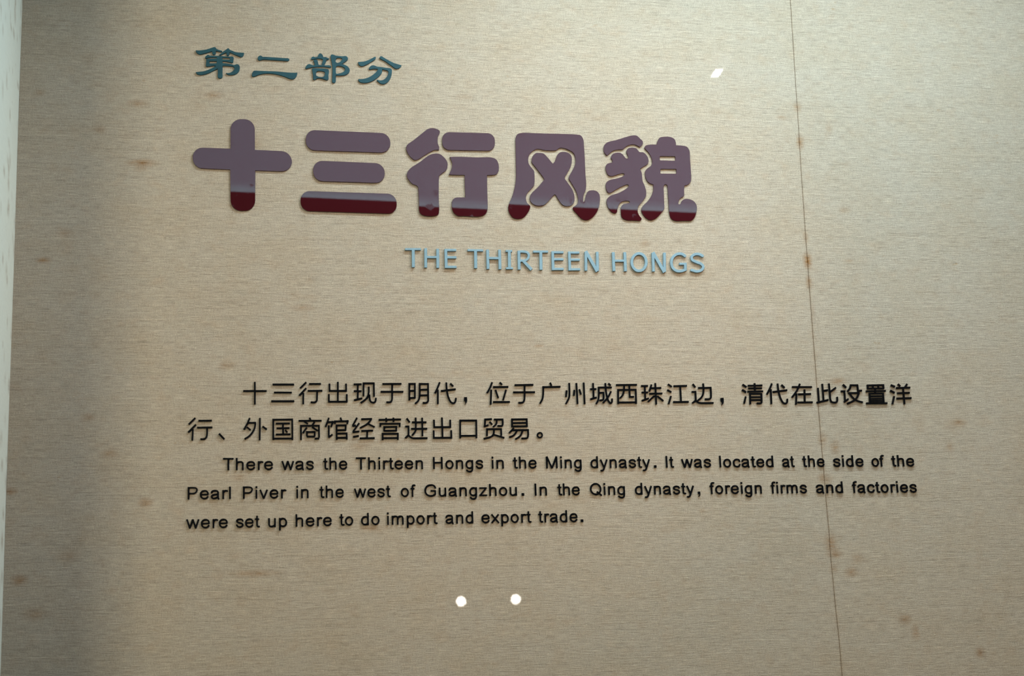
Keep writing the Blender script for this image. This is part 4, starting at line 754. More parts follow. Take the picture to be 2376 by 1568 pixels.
["城",[755.64,2097.81],"-288,394 -328,392 -330,390 -330,199 -331,198 -416,195 -418,194 -419,130 -333,132 -331,132 -330,130 -331,-156 -333,-157 -436,-189 -420,-250 -175,-177 -173,-175 -189,-115 -191,-114 -263,-136 -265,-136 -264,132 -263,134 -261,134 -183,137 -181,138 -180,200 -181,202 -264,200 -264,394 -266,395/181,396 145,393 142,392 143,264 143,263 142,261 -115,258 -116,256 -117,225 -124,224 -127,55 -130,-25 -137,-114 -143,-161 -147,-184 -152,-206 -158,-226 -166,-248 -177,-269 -188,-290 -240,-378 -240,-380 -231,-385 -224,-395 -215,-402 -204,-404 -193,-404 -184,-409 -183,-407 -131,-320 -118,-297 -106,-271 -97,-248 -88,-219 -82,-193 -78,-168 -72,-117 -62,-8 50,-5 51,-6 52,-26 53,-75 53,-99 46,-173 44,-189 41,-200 38,-208 35,-212 31,-215 20,-218 7,-221 -52,-225 -72,-228 -73,-233 -78,-240 -82,-248 -84,-255 -84,-262 -82,-269 -80,-275 -76,-280 -69,-286 -68,-287 -67,-291 -66,-292 -49,-290 13,-285 35,-281 56,-274 76,-262 82,-255 95,-238 104,-217 109,-198 112,-178 119,-97 119,-46 116,54 114,55 105,54 96,58 83,61 -60,57 -61,59 -59,186 -59,191 -57,193 145,195 146,163 151,90 163,-22 174,-95 189,-164 24,-340 23,-342 69,-383 71,-383 208,-237 227,-287 239,-310 249,-327 269,-356 281,-370 296,-384 310,-393 326,-399 333,-400 348,-400 363,-395 376,-388 388,-380 403,-365 413,-350 422,-330 427,-308 430,-285 437,-200 435,-198 430,-198 424,-192 417,-188 412,-186 404,-185 393,-186 386,-190 378,-195 373,-195 371,-196 369,-218 365,-281 362,-301 359,-312 356,-321 350,-328 342,-334 339,-332 332,-325 322,-314 313,-301 297,-276 288,-258 279,-238 271,-214 262,-180 283,-157 407,67 405,69 350,97 350,96 244,-94 242,-95 233,-46 224,25 214,134 211,196 212,197 214,197 412,199 414,200 414,202 416,263 416,264 414,265 210,262 208,396 207,397/312,407 264,363 350,272 398,316 399,318 314,409"],
["西",[804.84,2097.04],"284,381 -400,370 -402,369 -405,308 -405,306 -404,305 -127,309 -127,308 -133,219 -136,188 -137,188 -362,184 -364,184 -365,182 -389,-382 -324,-383 -323,-357 -321,-355 -319,-355 301,-348 303,-349 303,-373 369,-371 379,195 378,196 376,196 137,193 138,313 402,317 405,381 404,383|-25,311 70,312 71,311 71,194 71,192 69,191 -67,189 -69,190 -61,309 -59,310|287,129 309,130 310,129 311,128 304,-282 303,-282 -319,-290 -301,119 -148,122 -147,121 -156,81 -170,34 -178,10 -187,-10 -198,-30 -208,-47 -221,-63 -235,-77 -296,-139 -295,-141 -291,-145 -290,-154 -287,-161 -280,-170 -275,-174 -270,-176 -262,-178 -255,-178 -250,-182 -248,-182 -188,-121 -171,-103 -155,-83 -141,-61 -127,-35 -116,-10 -107,15 -99,43 -91,70 -80,121 -78,123 70,125 70,-139 70,-140 264,-140 265,-138 269,-76 267,-75 136,-75 137,125 138,127 140,127"],
["珠",[854.02,2097.59],"-199,331 -421,326 -423,324 -425,262 -424,260 -317,262 -316,261 -318,82 -319,81 -410,79 -412,78 -414,14 -412,14 -321,16 -319,15 -322,-197 -323,-198 -425,-231 -424,-237 -429,-246 -431,-253 -431,-260 -430,-266 -427,-273 -424,-278 -417,-284 -409,-288 -408,-293 -406,-293 -276,-250 -148,-207 -146,-205 -147,-200 -143,-193 -141,-184 -141,-176 -142,-171 -144,-165 -148,-160 -155,-154 -162,-150 -165,-145 -254,-174 -255,-173 -252,17 -251,17 -171,19 -169,19 -168,20 -167,84 -249,83 -251,84 -249,263 -247,264 -158,266 -155,267 -153,331 -154,332/141,407 100,405 99,403 97,251 97,249 95,248 -20,245 17,342 -43,362 -45,362 -151,92 -89,71 -37,202 -36,200 -36,179 95,183 96,182 96,180 95,38 -119,32 -120,30 -122,-32 -120,-34 93,-28 94,-30 93,-92 55,-50 -208,-282 -166,-329 -164,-328 93,-102 93,-103 90,-407 92,-408 155,-405 157,-403 160,-117 385,-300 387,-301 431,-250 202,-63 200,-62 161,-108 160,-106 161,-28 162,-27 385,-20 387,44 386,45 385,45 162,40 162,41 163,184 166,185 352,190 354,254 354,256 166,250 164,251 166,407 163,408"],
["江",[903.05,2097.36],"-342,396 -383,342 -236,243 -196,297 -196,299/313,342 -143,330 -146,266 -145,264 77,270 79,268 78,-271 77,-274 -193,-278 -195,-279 -198,-341 -197,-344 411,-333 415,-269 413,-268 148,-272 145,-271 146,271 148,272 379,278 380,280 382,343 380,344/-379,179 -415,122 -414,121 -261,35 -259,37 -225,92 -226,93/-297,-73 -407,-376 -406,-378 -345,-396 -235,-93 -235,-91"],
["边",[950.86,2097.95],"-320,389 -373,352 -374,350 -283,220 -228,258 -228,260 -318,390/70,392 31,389 29,388 29,255 28,255 -143,250 -144,249 -146,187 -146,185 -145,184 26,189 27,189 28,187 23,129 18,72 13,44 9,20 2,-5 -6,-27 -14,-46 -23,-62 -35,-81 -58,-112 -84,-141 -99,-155 -132,-182 -205,-235 -205,-237 -201,-242 -202,-249 -201,-257 -196,-268 -192,-273 -186,-277 -179,-280 -172,-281 -167,-287 -92,-233 -75,-219 -54,-202 -37,-185 -6,-150 22,-113 35,-91 46,-71 57,-47 67,-20 75,10 80,39 85,68 91,127 96,190 97,191 311,196 312,196 311,100 309,-23 304,-104 302,-126 299,-135 293,-146 285,-156 275,-165 264,-171 248,-176 230,-178 207,-179 123,-179 96,-179 96,-181 95,-192 90,-201 87,-212 89,-223 94,-232 93,-243 94,-245 120,-245 203,-245 231,-244 259,-240 284,-233 300,-226 311,-218 323,-209 333,-200 342,-190 350,-179 357,-166 364,-151 368,-135 371,-118 377,-21 379,60 380,236 378,240 379,264 99,257 97,257 96,392 95,393/-244,106 -403,100 -405,99 -406,98 -407,34 -294,38 -299,-222 -303,-228 -307,-235 -308,-242 -309,-251 -425,-338 -388,-388 -386,-389 -272,-305 -255,-324 -242,-335 -218,-353 -201,-363 -176,-375 -158,-381 -143,-385 -124,-389 -104,-392 -63,-393 107,-393 419,-386 421,-386 422,-384 425,-320 110,-327 -78,-327 -107,-325 -122,-322 -135,-318 -159,-308 -177,-298 -188,-291 -207,-275 -221,-259 -232,-244 -227,38 -225,106 -227,107"],
["，",[989.15,2082.75],"35,142 -60,137 -61,135 -64,52 -63,32 -59,15 -53,2 -45,-7 -29,-23 -22,-32 -18,-43 -18,-58 -21,-75 -27,-93 -40,-130 -44,-142 -42,-143 11,-99 25,-85 35,-73 43,-58 49,-43 54,-27 61,8 63,25 64,45 63,83 59,142 57,144"],
["清",[1049.99,2098.06],"-354,383 -399,318 -246,221 -200,285/122,407 76,405 74,349 72,347 -163,342 -165,342 -167,341 -170,276 72,281 71,244 70,242 69,241 -153,238 -157,173 -156,171 -154,171 68,174 67,122 64,121 -196,115 -198,114 -201,49 423,62 424,63 427,128 138,122 136,122 135,124 137,174 138,176 386,180 391,245 390,246 388,246 141,242 139,243 139,244 140,281 142,282 408,287 410,289 413,354 143,349 144,407 143,407/-383,182 -427,118 -427,117 -274,20 -229,84 -230,86/-107,33 -130,32 -132,31 -137,-34 -135,-36 -151,-406 -151,-407 -86,-406 -84,-406 -83,-404 -77,-277 -75,-276 304,-272 305,-273 305,-275 303,-306 301,-319 298,-326 296,-329 273,-335 246,-337 150,-336 149,-337 148,-341 139,-350 133,-361 131,-372 134,-384 138,-391 144,-396 145,-402 225,-404 263,-402 299,-396 318,-390 332,-383 340,-377 348,-369 353,-363 361,-348 367,-332 371,-310 373,-289 380,-164 384,21 351,20 350,21 351,32 348,33 -62,32 -65,34|-67,-36 -64,-34 313,-33 314,-35 314,-94 311,-95 -69,-99 -70,-98|212,-162 310,-161 312,-162 310,-201 310,-205 309,-205 -73,-210 -74,-209 -73,-168 -71,-166/-307,-97 -308,-99 -393,-375 -329,-390 -243,-113 -244,-111"],
["代",[1098.43,2098.1],"-201,410 -203,408 -287,235 -434,-13 -434,-15 -377,-45 -271,132 -270,131 -285,-397 -282,-398 -217,-395 -216,-393 -200,172 -201,173 -203,173 -245,171 -247,172 -225,209 -140,386/73,396 53,394 23,391 20,390 23,228 25,192 32,128 30,127 -168,102 -165,37 -163,36 40,61 42,60 50,10 59,-42 70,-92 83,-142 97,-184 122,-247 136,-278 150,-306 166,-334 184,-358 203,-377 217,-388 230,-395 243,-401 260,-406 273,-409 288,-410 305,-409 319,-406 332,-402 346,-396 360,-389 376,-378 387,-368 397,-356 409,-335 417,-311 422,-289 434,-204 433,-203 428,-202 422,-196 415,-191 404,-187 396,-187 390,-188 382,-191 374,-197 367,-197 363,-219 354,-282 351,-298 347,-311 342,-319 338,-324 326,-333 318,-338 306,-342 299,-343 287,-343 280,-341 267,-336 251,-326 238,-313 225,-295 212,-273 198,-247 186,-219 162,-158 149,-118 137,-71 127,-23 111,69 112,70 422,109 423,111 419,174 417,175 101,136 94,203 92,236 89,396 88,397/229,373 171,318 172,316 289,200 348,255"],
["在",[1148.09,2097.77],"-75,410 -77,408 -129,306 -131,304 -371,303 -372,302 -377,239 -377,237 -376,236 -167,237 -165,236 -208,152 -431,-115 -380,-154 -378,-154 -248,2 -299,-406 -298,-407 -231,-410 -230,-408 -177,15 -178,17 -232,20 -149,121 -89,236 -88,237 425,238 426,239 431,303 430,305 -52,304 -54,304 -15,383 -15,385/87,176 78,27 76,27 -145,20 -147,20 -148,19 -151,-44 -150,-47 73,-40 74,-42 60,-289 57,-290 -194,-293 -195,-295 -200,-358 -199,-359 409,-353 411,-351 415,-288 414,-286 129,-289 144,-38 367,-31 369,-30 372,35 370,36 149,29 147,31 156,175 155,177"],
["此",[1198.24,2099.02],"-124,374 -186,369 -187,368 -185,-266 -303,-294 -305,-294 -306,-292 -302,215 -370,211 -372,209 -375,-309 -377,-311 -443,-326 -443,-328 -433,-389 -431,-391 53,-279 43,-217 41,-215 -112,-250 -114,-250 -115,-249 -116,69 -114,70 62,97 63,99 58,162 56,163 -116,137 -117,372 -118,375/142,390 83,384 82,382 89,28 89,-15 85,-141 86,-182 88,-221 93,-253 98,-271 109,-305 116,-320 126,-336 136,-349 149,-360 161,-368 176,-375 191,-380 207,-383 233,-386 264,-387 297,-386 316,-384 334,-381 352,-375 374,-365 386,-356 399,-344 407,-334 416,-321 423,-308 434,-284 440,-262 443,-239 443,-217 442,-139 435,-138 428,-132 420,-128 415,-127 407,-127 399,-128 393,-130 386,-135 379,-142 373,-143 372,-163 374,-223 373,-239 371,-254 366,-273 357,-290 348,-302 340,-309 332,-313 312,-318 297,-319 270,-320 245,-319 224,-317 206,-313 195,-307 185,-295 179,-286 174,-275 169,-262 162,-236 157,-208 155,-175 155,-137 159,-9 159,58 159,60 172,43 407,202 408,204 371,257 158,112 152,390 152,391"],
["设",[1248.7,2097.68],"-303,399 -360,344 -359,342 -237,226 -236,226 -178,281 -179,283 -301,400/-40,382 -42,381 -43,366 -47,364 -47,362 -80,253 -194,120 -143,81 -141,81 -18,224 9,314 11,315 222,315 224,312 231,95 425,107 427,108 428,173 427,175 299,167 293,361 291,363 287,363 288,382 287,383/-263,150 -432,141 -433,140 -434,138 -436,75 -434,74 -327,80 -326,79 -329,-258 -330,-260 -358,-279 -323,-333 -130,-208 -128,-206 -162,-153 -164,-152 -259,-213 -255,83 -250,85 -248,148 -248,150 -250,151/286,84 -140,74 -144,9 -143,7 -106,8 -104,7 -112,1 -53,-92 -36,-116 -19,-138 2,-161 23,-182 57,-211 55,-213 33,-227 2,-244 -34,-261 -70,-277 -190,-323 -227,-338 -229,-340 -206,-400 -48,-338 -7,-321 30,-303 65,-284 114,-252 147,-272 173,-285 209,-300 241,-310 277,-320 412,-352 435,-287 401,-278 300,-255 268,-246 238,-237 212,-226 173,-205 200,-178 219,-157 240,-129 256,-102 272,-73 316,16 320,19 320,25 327,38 321,41 324,84 322,85|193,15 238,16 240,15 209,-48 196,-73 181,-97 165,-118 149,-136 132,-153 118,-166 116,-167 94,-150 74,-132 54,-113 37,-94 22,-75 7,-53 -32,9 -29,10"],
["置",[1298.01,2097.79],"344,391 -339,377 -341,375 -343,357 -349,356 -351,355 -355,188 -353,187 -342,188 -340,185 -51,188 -50,187 -53,155 -54,153 -402,145 -406,79 -406,78 -60,86 -58,85 -58,84 -60,58 -63,57 -291,52 -292,40 -294,39 -298,39 -299,37 -311,-322 -312,-323 -431,-325 -432,-326 -437,-391 431,-383 437,-319 437,-317 436,-316 324,-317 322,-317 321,-316 327,53 326,54 304,53 305,62 303,64 14,58 12,58 10,60 12,86 14,87 407,96 412,162 410,163 20,155 18,155 20,187 21,189 330,192 332,193 333,194 334,205 336,207 357,208 359,209 359,211 365,361 363,363 365,389 364,391|226,321 291,322 293,321 290,261 289,259 154,258 153,259 157,319 158,320|4,317 85,318 86,317 82,258 80,257 -69,256 -70,256 -66,314 -65,315|-218,312 -138,314 -137,312 -141,256 -143,255 -283,254 -282,310 -280,311|218,-5 254,-5 255,-5 255,-43 253,-44 -230,-49 -232,-47 -231,-16 -229,-14|194,-112 254,-112 253,-142 252,-143 -235,-149 -234,-117|199,-211 252,-211 252,-213 252,-232 250,-233 -236,-238 -238,-236 -237,-218 -236,-216 -235,-216|139,-301 249,-300 251,-301 251,-303 251,-316 250,-318 -240,-323 -240,-307 -238,-305"],
["洋",[1348.24,2098.51],"-352,378 -354,376 -390,306 -225,237 -188,307 -188,309/280,408 171,275 169,274 -160,264 -161,262 -165,198 -164,196 86,204 87,203 88,67 87,66 -138,58 -139,55 -142,-8 -142,-9 -140,-10 87,-1 88,-2 88,-4 88,-139 86,-141 -176,-148 -178,-149 -182,-215 -180,-216 87,-208 89,-211 89,-400 91,-401 158,-395 160,-394 160,-206 432,-198 434,-197 438,-133 438,-131 436,-130 161,-138 159,-137 160,1 379,9 380,10 380,12 384,76 383,77 160,69 159,69 159,205 161,206 417,214 420,215 424,282 262,277 260,278 334,369 334,371 282,408/-50,410 -102,362 -103,360 -14,272 -12,272 41,321 41,323 -48,411/-395,162 -397,160 -438,94 -437,92 -264,5 -262,5 -220,72 -221,74/-303,-84 -305,-86 -405,-395 -404,-397 -339,-411 -337,-408 -237,-99 -238,-98"]
]
HANZI_LOWER = [
["行",[22.6,2032.19],"-185,417 -414,181 -415,179 -374,137 -372,136 -142,373 -183,416/-160,178 -434,-107 -391,-151 -279,-34 -279,-36 -293,-412 -291,-414 -235,-417 -233,-416 -218,-10 -218,-8 -250,-6 -251,-5 -117,134 -117,136 -158,178/396,330 -56,325 -57,323 -56,265 -55,263 413,268 414,270 413,330/376,85 -102,78 -103,77 -102,19 -101,17 -100,17 211,21 213,20 219,-81 219,-107 217,-174 215,-217 212,-237 208,-254 203,-270 192,-290 180,-308 173,-314 165,-321 157,-326 145,-331 130,-333 110,-335 42,-335 19,-336 18,-338 19,-346 13,-357 12,-367 14,-377 17,-382 21,-387 21,-396 22,-398 44,-397 114,-397 137,-395 162,-390 184,-382 200,-371 213,-361 225,-349 234,-337 243,-323 251,-309 259,-290 266,-270 271,-248 274,-225 277,-177 279,-105 278,-54 274,20 275,22 433,24 434,25 434,27 433,86 431,86"],
["、",[60.44,2018.6],"-71,122 -118,76 -118,74 67,-124 69,-124 118,-76 -67,123 -69,124"],
["外",[119.33,2031.99],"-221,405 -223,403 -298,218 -425,-13 -373,-43 -243,191 -31,192 -30,190 -35,145 -42,90 -48,62 -53,40 -60,19 -68,-3 -85,-41 -95,-62 -117,-99 -144,-138 -159,-157 -176,-177 -209,-212 -227,-229 -248,-246 -270,-262 -292,-277 -367,-324 -393,-340 -381,-359 -377,-367 -372,-373 -360,-392 -260,-329 -235,-313 -211,-296 -187,-276 -167,-257 -131,-219 -112,-196 -81,-156 -66,-133 -42,-91 -30,-69 -11,-26 -3,-2 5,23 12,49 17,78 22,109 35,223 26,225 25,227 25,254 -216,253 -217,255 -166,381/135,398 133,396 124,-402 124,-404 125,-404 183,-405 184,-404 194,396 192,397/-278,91 -316,44 -182,-68 -181,-67 -144,-20 -277,91/273,118 234,62 233,60 384,-49 386,-49 425,8 424,10 275,118"],
["国",[167.91,2031.36],"210,385 -365,378 -367,378 -369,-384 -309,-384 -308,-382 -308,-366 307,-364 308,-365 309,-384 310,-386 369,-386 367,384 367,386 365,386|210,322 305,323 306,322 308,-301 307,-302 -306,-304 -308,-304 -306,316 -304,317/226,245 -247,239 -248,237 -247,178 -246,177 -29,179 -27,179 -26,178 -24,72 -25,71 -26,70 -220,66 -221,64 -220,5 -219,4 -24,7 -22,-151 -23,-153 -248,-156 -249,-158 -248,-216 -247,-218 272,-210 273,-209 272,-148 39,-151 38,8 237,12 238,13 238,15 237,72 237,74 236,75 37,71 35,180 38,180 246,183 248,185 247,245/110,-7 63,-47 136,-138 138,-138 184,-100"],
["商",[216.66,2032.44],"7,408 -49,385 -23,319 -25,318 -409,316 -410,314 -410,255 -409,254 -216,254 -215,253 -228,234 -228,232 -103,145 -69,196 -68,197 -148,253 -148,254 130,256 132,255 58,154 58,152 77,138 75,137 -362,135 -362,-408 -360,-408 -301,-408 -301,71 -301,72 -299,73 72,74 44,32 45,31 242,-107 280,-51 281,-52 281,-55 283,-321 284,-323 342,-322 344,-321 341,137 340,137 126,137 124,137 123,138 184,222 141,255 142,256 409,258 410,319 408,320 44,318 9,408|104,74 279,75 280,73 280,72 281,-48 280,-49/-142,65 -293,-146 -245,-182 -243,-182 -94,27 -94,29/-138,-89 -154,-90 -155,-91 -155,-150 -154,-153 -151,-284 -150,-286 -129,-285 -129,-317 -128,-318 163,-317 164,-316 165,-286 165,-285 184,-286 186,-284 188,-92 187,-91 -92,-90 -94,-88 -96,-88|-92,-154 -91,-152 -90,-152 125,-153 126,-154 125,-253 124,-254 123,-254 -89,-255 -90,-254 -90,-253/243,-328 156,-330 155,-331 155,-392 318,-389 317,-328 317,-327"],
["馆",[264.06,2032.68],"-305,398 -372,219 -432,67 -430,65 -376,44 -314,198 -312,199 -189,204 -188,203 -188,201 -236,60 -179,40 -177,42 -122,204 -120,206 -106,207 -105,208 -106,248 -102,262 -106,264 -107,269 -121,269 -159,282 -161,281 -166,267 -288,263 -289,263 -248,376 -249,377/166,407 111,391 110,389 135,295 135,293 -37,290 -39,292 -99,288 -99,227 -97,225 -95,164 -35,167 -33,168 -35,225 -34,227 356,235 357,234 357,232 345,166 405,155 420,234 422,236 430,236 432,237 432,298 373,309 371,307 369,298 367,298 200,295 169,407 169,408/-318,114 -319,112 -316,-302 -317,-304 -321,-307 -322,-309 -285,-357 -284,-357 -134,-238 -171,-190 -172,-190 -254,-254 -254,-254 -255,-252 -257,114 -258,115 -260,115/291,148 288,147 -37,143 -39,141 -40,-405 -39,-408 21,-407 21,-405 22,-372 23,-371 24,-371 323,-369 325,-370 326,-400 386,-398 387,-398 383,-147 382,-146 23,-154 22,-153 22,-96 24,-94 335,-89 336,-88 336,-72 345,-72 347,-70 350,83 352,87 352,146 350,148|256,84 288,84 286,-26 23,-31 23,80|258,-211 321,-210 322,-211 324,-306 22,-308 22,-218 23,-217"],
["经",[312.25,2033.04],"-255,399 -418,109 -417,107 -408,102 -402,55 -401,52 -280,69 -278,68 -400,-101 -401,-103 -396,-106 -399,-108 -399,-110 -394,-169 -392,-170 -156,-146 -154,-145 -160,-83 -320,-100 -323,-99 -128,171 -177,207 -178,207 -270,80 -276,131 -278,133 -338,124 -201,369 -253,399/262,373 -78,362 -77,301 -75,299 226,308 228,308 218,290 209,276 187,250 173,234 140,203 106,175 87,161 59,142 28,124 -4,107 -141,37 -114,-18 -112,-19 23,50 59,70 91,88 121,108 142,124 166,143 167,141 159,126 158,124 159,123 389,8 391,9 417,62 418,64 418,65 202,173 201,175 233,208 248,225 260,241 280,273 300,310 313,311 312,373 312,374/298,-55 -84,-69 -83,-129 -81,-131 93,-125 95,-125 96,-126 92,-330 92,-332 -141,-337 -142,-339 -142,-398 -140,-399 396,-390 398,-389 397,-327 155,-331 155,-331 158,-125 158,-123 342,-116 343,-114 342,-55 341,-53/-180,-248 -388,-284 -379,-344 -377,-345 -168,-309 -178,-248"],
["营",[360.1,2031.83],"151,409 99,408 99,374 97,372 -100,368 -102,369 -102,402 -103,404 -162,404 -164,403 -164,402 -164,369 -165,367 -166,367 -404,361 -406,360 -406,298 -165,303 -165,302 -165,250 -104,251 -103,253 -102,304 -101,305 97,309 98,309 99,307 98,251 99,250 160,251 161,252 162,311 405,316 406,377 405,379 163,374 161,375 161,407 160,409/327,225 325,223 -377,218 -379,218 -383,76 -383,74 -381,74 -322,73 -321,74 -318,155 -317,156 322,160 324,159 321,75 322,73 324,73 383,72 384,73 387,159 388,163 389,222 388,224 386,224/199,106 196,104 -240,100 -241,98 -246,-87 -245,-89 -221,-89 -220,-91 -220,-101 -218,-102 225,-98 227,-97 227,-90 253,-90 258,40 260,43 260,105|83,40 195,41 195,40 193,-34 191,-35 -182,-38 -180,35 -180,37 -179,38/252,-144 250,-145 -303,-148 -304,-149 -305,-150 -309,-407 -308,-409 -306,-409 -247,-409 -247,-407 -246,-369 -245,-368 244,-365 245,-367 245,-400 245,-401 306,-402 307,-400 312,-209 313,-208 314,-146 313,-145|87,-209 249,-208 250,-209 247,-302 -244,-305 -245,-304 -243,-212 -242,-210"],
["进",[407.24,2032.75],"-307,385 -357,347 -358,346 -252,199 -250,197 -197,236 -197,238 -304,386 -305,386/16,395 -31,394 -33,393 -33,254 -34,252 -137,252 -140,250 -140,189 -34,189 -33,187 -33,131 -38,16 -39,14 -175,13 -177,11 -178,-49 -177,-51 -46,-50 -44,-51 -48,-72 -55,-93 -66,-115 -79,-135 -97,-158 -156,-225 -174,-247 -174,-249 -160,-260 -152,-270 -141,-275 -126,-287 -108,-265 -48,-196 -29,-172 -13,-147 3,-114 12,-88 20,-51 21,-49 199,-48 201,-49 199,-286 200,-288 262,-287 264,-48 414,-46 415,-44 416,16 416,17 265,16 264,18 265,190 388,192 389,254 388,255 267,254 266,255 266,388 266,390 265,390 205,389 203,389 202,254 31,253 30,393 29,395|30,189 201,190 202,189 201,16 25,14 26,60 29,131/-275,101 -386,97 -389,96 -388,34 -302,37 -300,36 -305,-212 -309,-217 -313,-224 -314,-229 -315,-236 -318,-240 -316,-243 -417,-336 -417,-338 -377,-382 -375,-382 -281,-296 -279,-295 -259,-320 -247,-333 -223,-351 -209,-361 -184,-375 -168,-381 -152,-386 -132,-391 -114,-393 -95,-394 34,-395 153,-394 417,-391 417,-329 416,-328 91,-332 -92,-331 -108,-330 -122,-329 -144,-322 -167,-312 -186,-300 -203,-287 -213,-277 -230,-256 -243,-236 -237,71 -237,72 -240,73 -241,101 -242,102"],
["出",[455.6,2033.19],"5,391 -37,389 -36,69 -36,67 -266,66 -268,67 -268,69 -270,306 -271,307 -273,307 -332,305 -333,304 -330,4 -329,3 -38,4 -36,4 -35,2 -33,-326 -34,-326 -290,-328 -291,-325 -289,-88 -291,-87 -351,-87 -352,-89 -354,-390 -353,-391 288,-388 291,-389 353,-388 354,-325 353,-323 354,-80 292,-81 291,-82 291,-83 290,-323 289,-325 31,-326 30,-324 29,4 259,5 263,4 323,5 324,7 326,67 325,70 327,304 327,305 325,306 266,305 264,304 261,68 29,67 28,69 26,389 25,391"],
["口",[503.17,2031.46],"-318,344 -319,343 -338,-343 -337,-344 -275,-344 -273,-288 -273,-286 -272,-285 259,-282 262,-283 260,-339 261,-340 324,-339 338,342 337,344|-257,279 -256,280 -254,280 273,280 263,-217 261,-218 -270,-222 -271,-221"],
["贸",[550.52,2031.55],"-79,395 -339,378 -341,377 -340,358 -342,356 -345,356 -359,122 -360,119 -376,114 -377,113 -358,54 -185,112 -183,114 -202,173 -291,143 -294,143 -283,317 -282,318 -58,333 -60,395 -61,396/252,380 16,379 15,316 79,315 80,315 81,267 79,236 75,217 68,201 59,185 47,169 38,159 27,148 -41,94 -42,93 -39,89 -41,79 -39,70 -36,63 -30,55 -20,50 -14,49 -7,49 -3,45 -1,46 70,102 84,116 95,128 111,149 119,162 130,183 135,197 139,212 143,229 145,249 145,270 145,315 146,316 307,316 309,268 309,217 307,195 304,176 299,151 297,146 295,142 286,139 274,137 251,136 167,141 140,141 140,128 134,117 133,108 134,100 138,91 138,77 163,77 247,72 277,73 300,76 308,79 327,87 342,99 351,112 356,122 360,133 368,167 371,190 373,217 373,243 372,354 372,355 369,356 368,357 368,380 366,381/-123,285 -172,242 -79,134 -30,176/-82,22 -283,21 -285,20 -294,-267 -230,-267 -223,-43 -34,-42 -32,-99 -32,-118 -34,-136 -38,-152 -49,-182 -57,-198 -65,-212 -74,-225 -85,-237 -98,-248 -123,-263 -159,-277 -200,-289 -345,-322 -392,-335 -377,-396 -331,-384 -186,-351 -140,-337 -99,-321 -62,-300 -42,-283 -25,-264 -12,-246 -1,-229 -1,-230 -7,-251 -7,-253 371,-367 372,-366 391,-309 392,-307 391,-306 16,-193 15,-191 23,-168 28,-147 31,-122 32,-97 30,-42 238,-41 238,-43 238,-257 239,-258 302,-256 302,23"],
["易",[596.83,2030.99],"179,399 -267,394 -268,392 -279,69 -278,68 -218,68 -216,68 -214,71 -212,71 314,77 317,79 343,79 344,81 347,399 346,400|176,334 280,335 282,334 282,333 281,267 280,265 -206,258 -207,259 -208,260 -206,329 -205,331|258,201 280,201 280,144 280,142 279,141 -212,135 -213,137 -211,192 -210,194/-205,65 -282,-25 -382,-120 -381,-122 -338,-166 -237,-69 -214,-43 -213,-44 -214,-70 -115,-69 -113,-69 -145,-126 -156,-144 -167,-160 -179,-174 -189,-185 -212,-204 -238,-222 -262,-235 -275,-240 -300,-248 -359,-261 -361,-262 -360,-264 -361,-266 -367,-273 -370,-280 -371,-287 -370,-296 -368,-303 -363,-310 -357,-316 -349,-319 -347,-323 -272,-306 -254,-300 -239,-294 -221,-285 -204,-275 -176,-256 -160,-243 -146,-231 -131,-216 -116,-198 -102,-178 -89,-157 -43,-75 -44,-73 -50,-70 -49,-69 99,-67 100,-68 82,-121 66,-166 57,-185 47,-201 37,-215 26,-228 14,-240 -12,-263 -53,-293 -83,-311 -147,-345 -145,-350 -148,-359 -149,-368 -147,-375 -145,-380 -141,-385 -137,-389 -130,-393 -122,-396 -118,-400 -38,-358 -20,-347 -4,-336 28,-312 44,-298 72,-271 87,-255 100,-236 112,-216 125,-189 135,-164 167,-70 165,-68 167,-67 171,-67 314,-65 316,-67 317,-150 317,-179 315,-205 312,-229 303,-269 296,-289 290,-300 284,-304 275,-307 251,-311 233,-313 192,-314 94,-313 93,-322 87,-331 85,-338 84,-349 86,-358 91,-367 91,-375 93,-377 190,-378 236,-377 258,-374 287,-369 299,-366 310,-361 323,-354 332,-347 345,-332 355,-314 360,-300 365,-284 376,-236 379,-209 381,-179 381,-150 380,-58 381,-1 -181,-5 -181,-4 -157,25"],
["。",[635.97,2019.68],"-5,116 -17,115 -28,112 -41,108 -50,103 -61,97 -70,90 -87,74 -94,65 -100,54 -109,35 -113,22 -115,12 -116,-11 -112,-33 -104,-54 -99,-65 -92,-74 -77,-90 -69,-97 -58,-103 -39,-112 -28,-114 -16,-116 6,-116 18,-115 29,-112 40,-108 51,-103 70,-90 86,-74 93,-65 100,-55 109,-33 114,-12 115,11 114,22 112,34 104,55 92,74 85,82 77,90 59,102 49,108 38,112 17,116|-5,61 7,62 20,59 30,54 39,48 47,40 54,29 58,18 60,6 59,-7 56,-19 51,-30 45,-39 35,-48 26,-55 15,-59 3,-62 -8,-62 -21,-59 -31,-54 -40,-48 -47,-40 -54,-29 -58,-19 -60,-6 -60,6 -57,19 -52,29 -46,39 -36,48 -27,54 -16,59"]
]
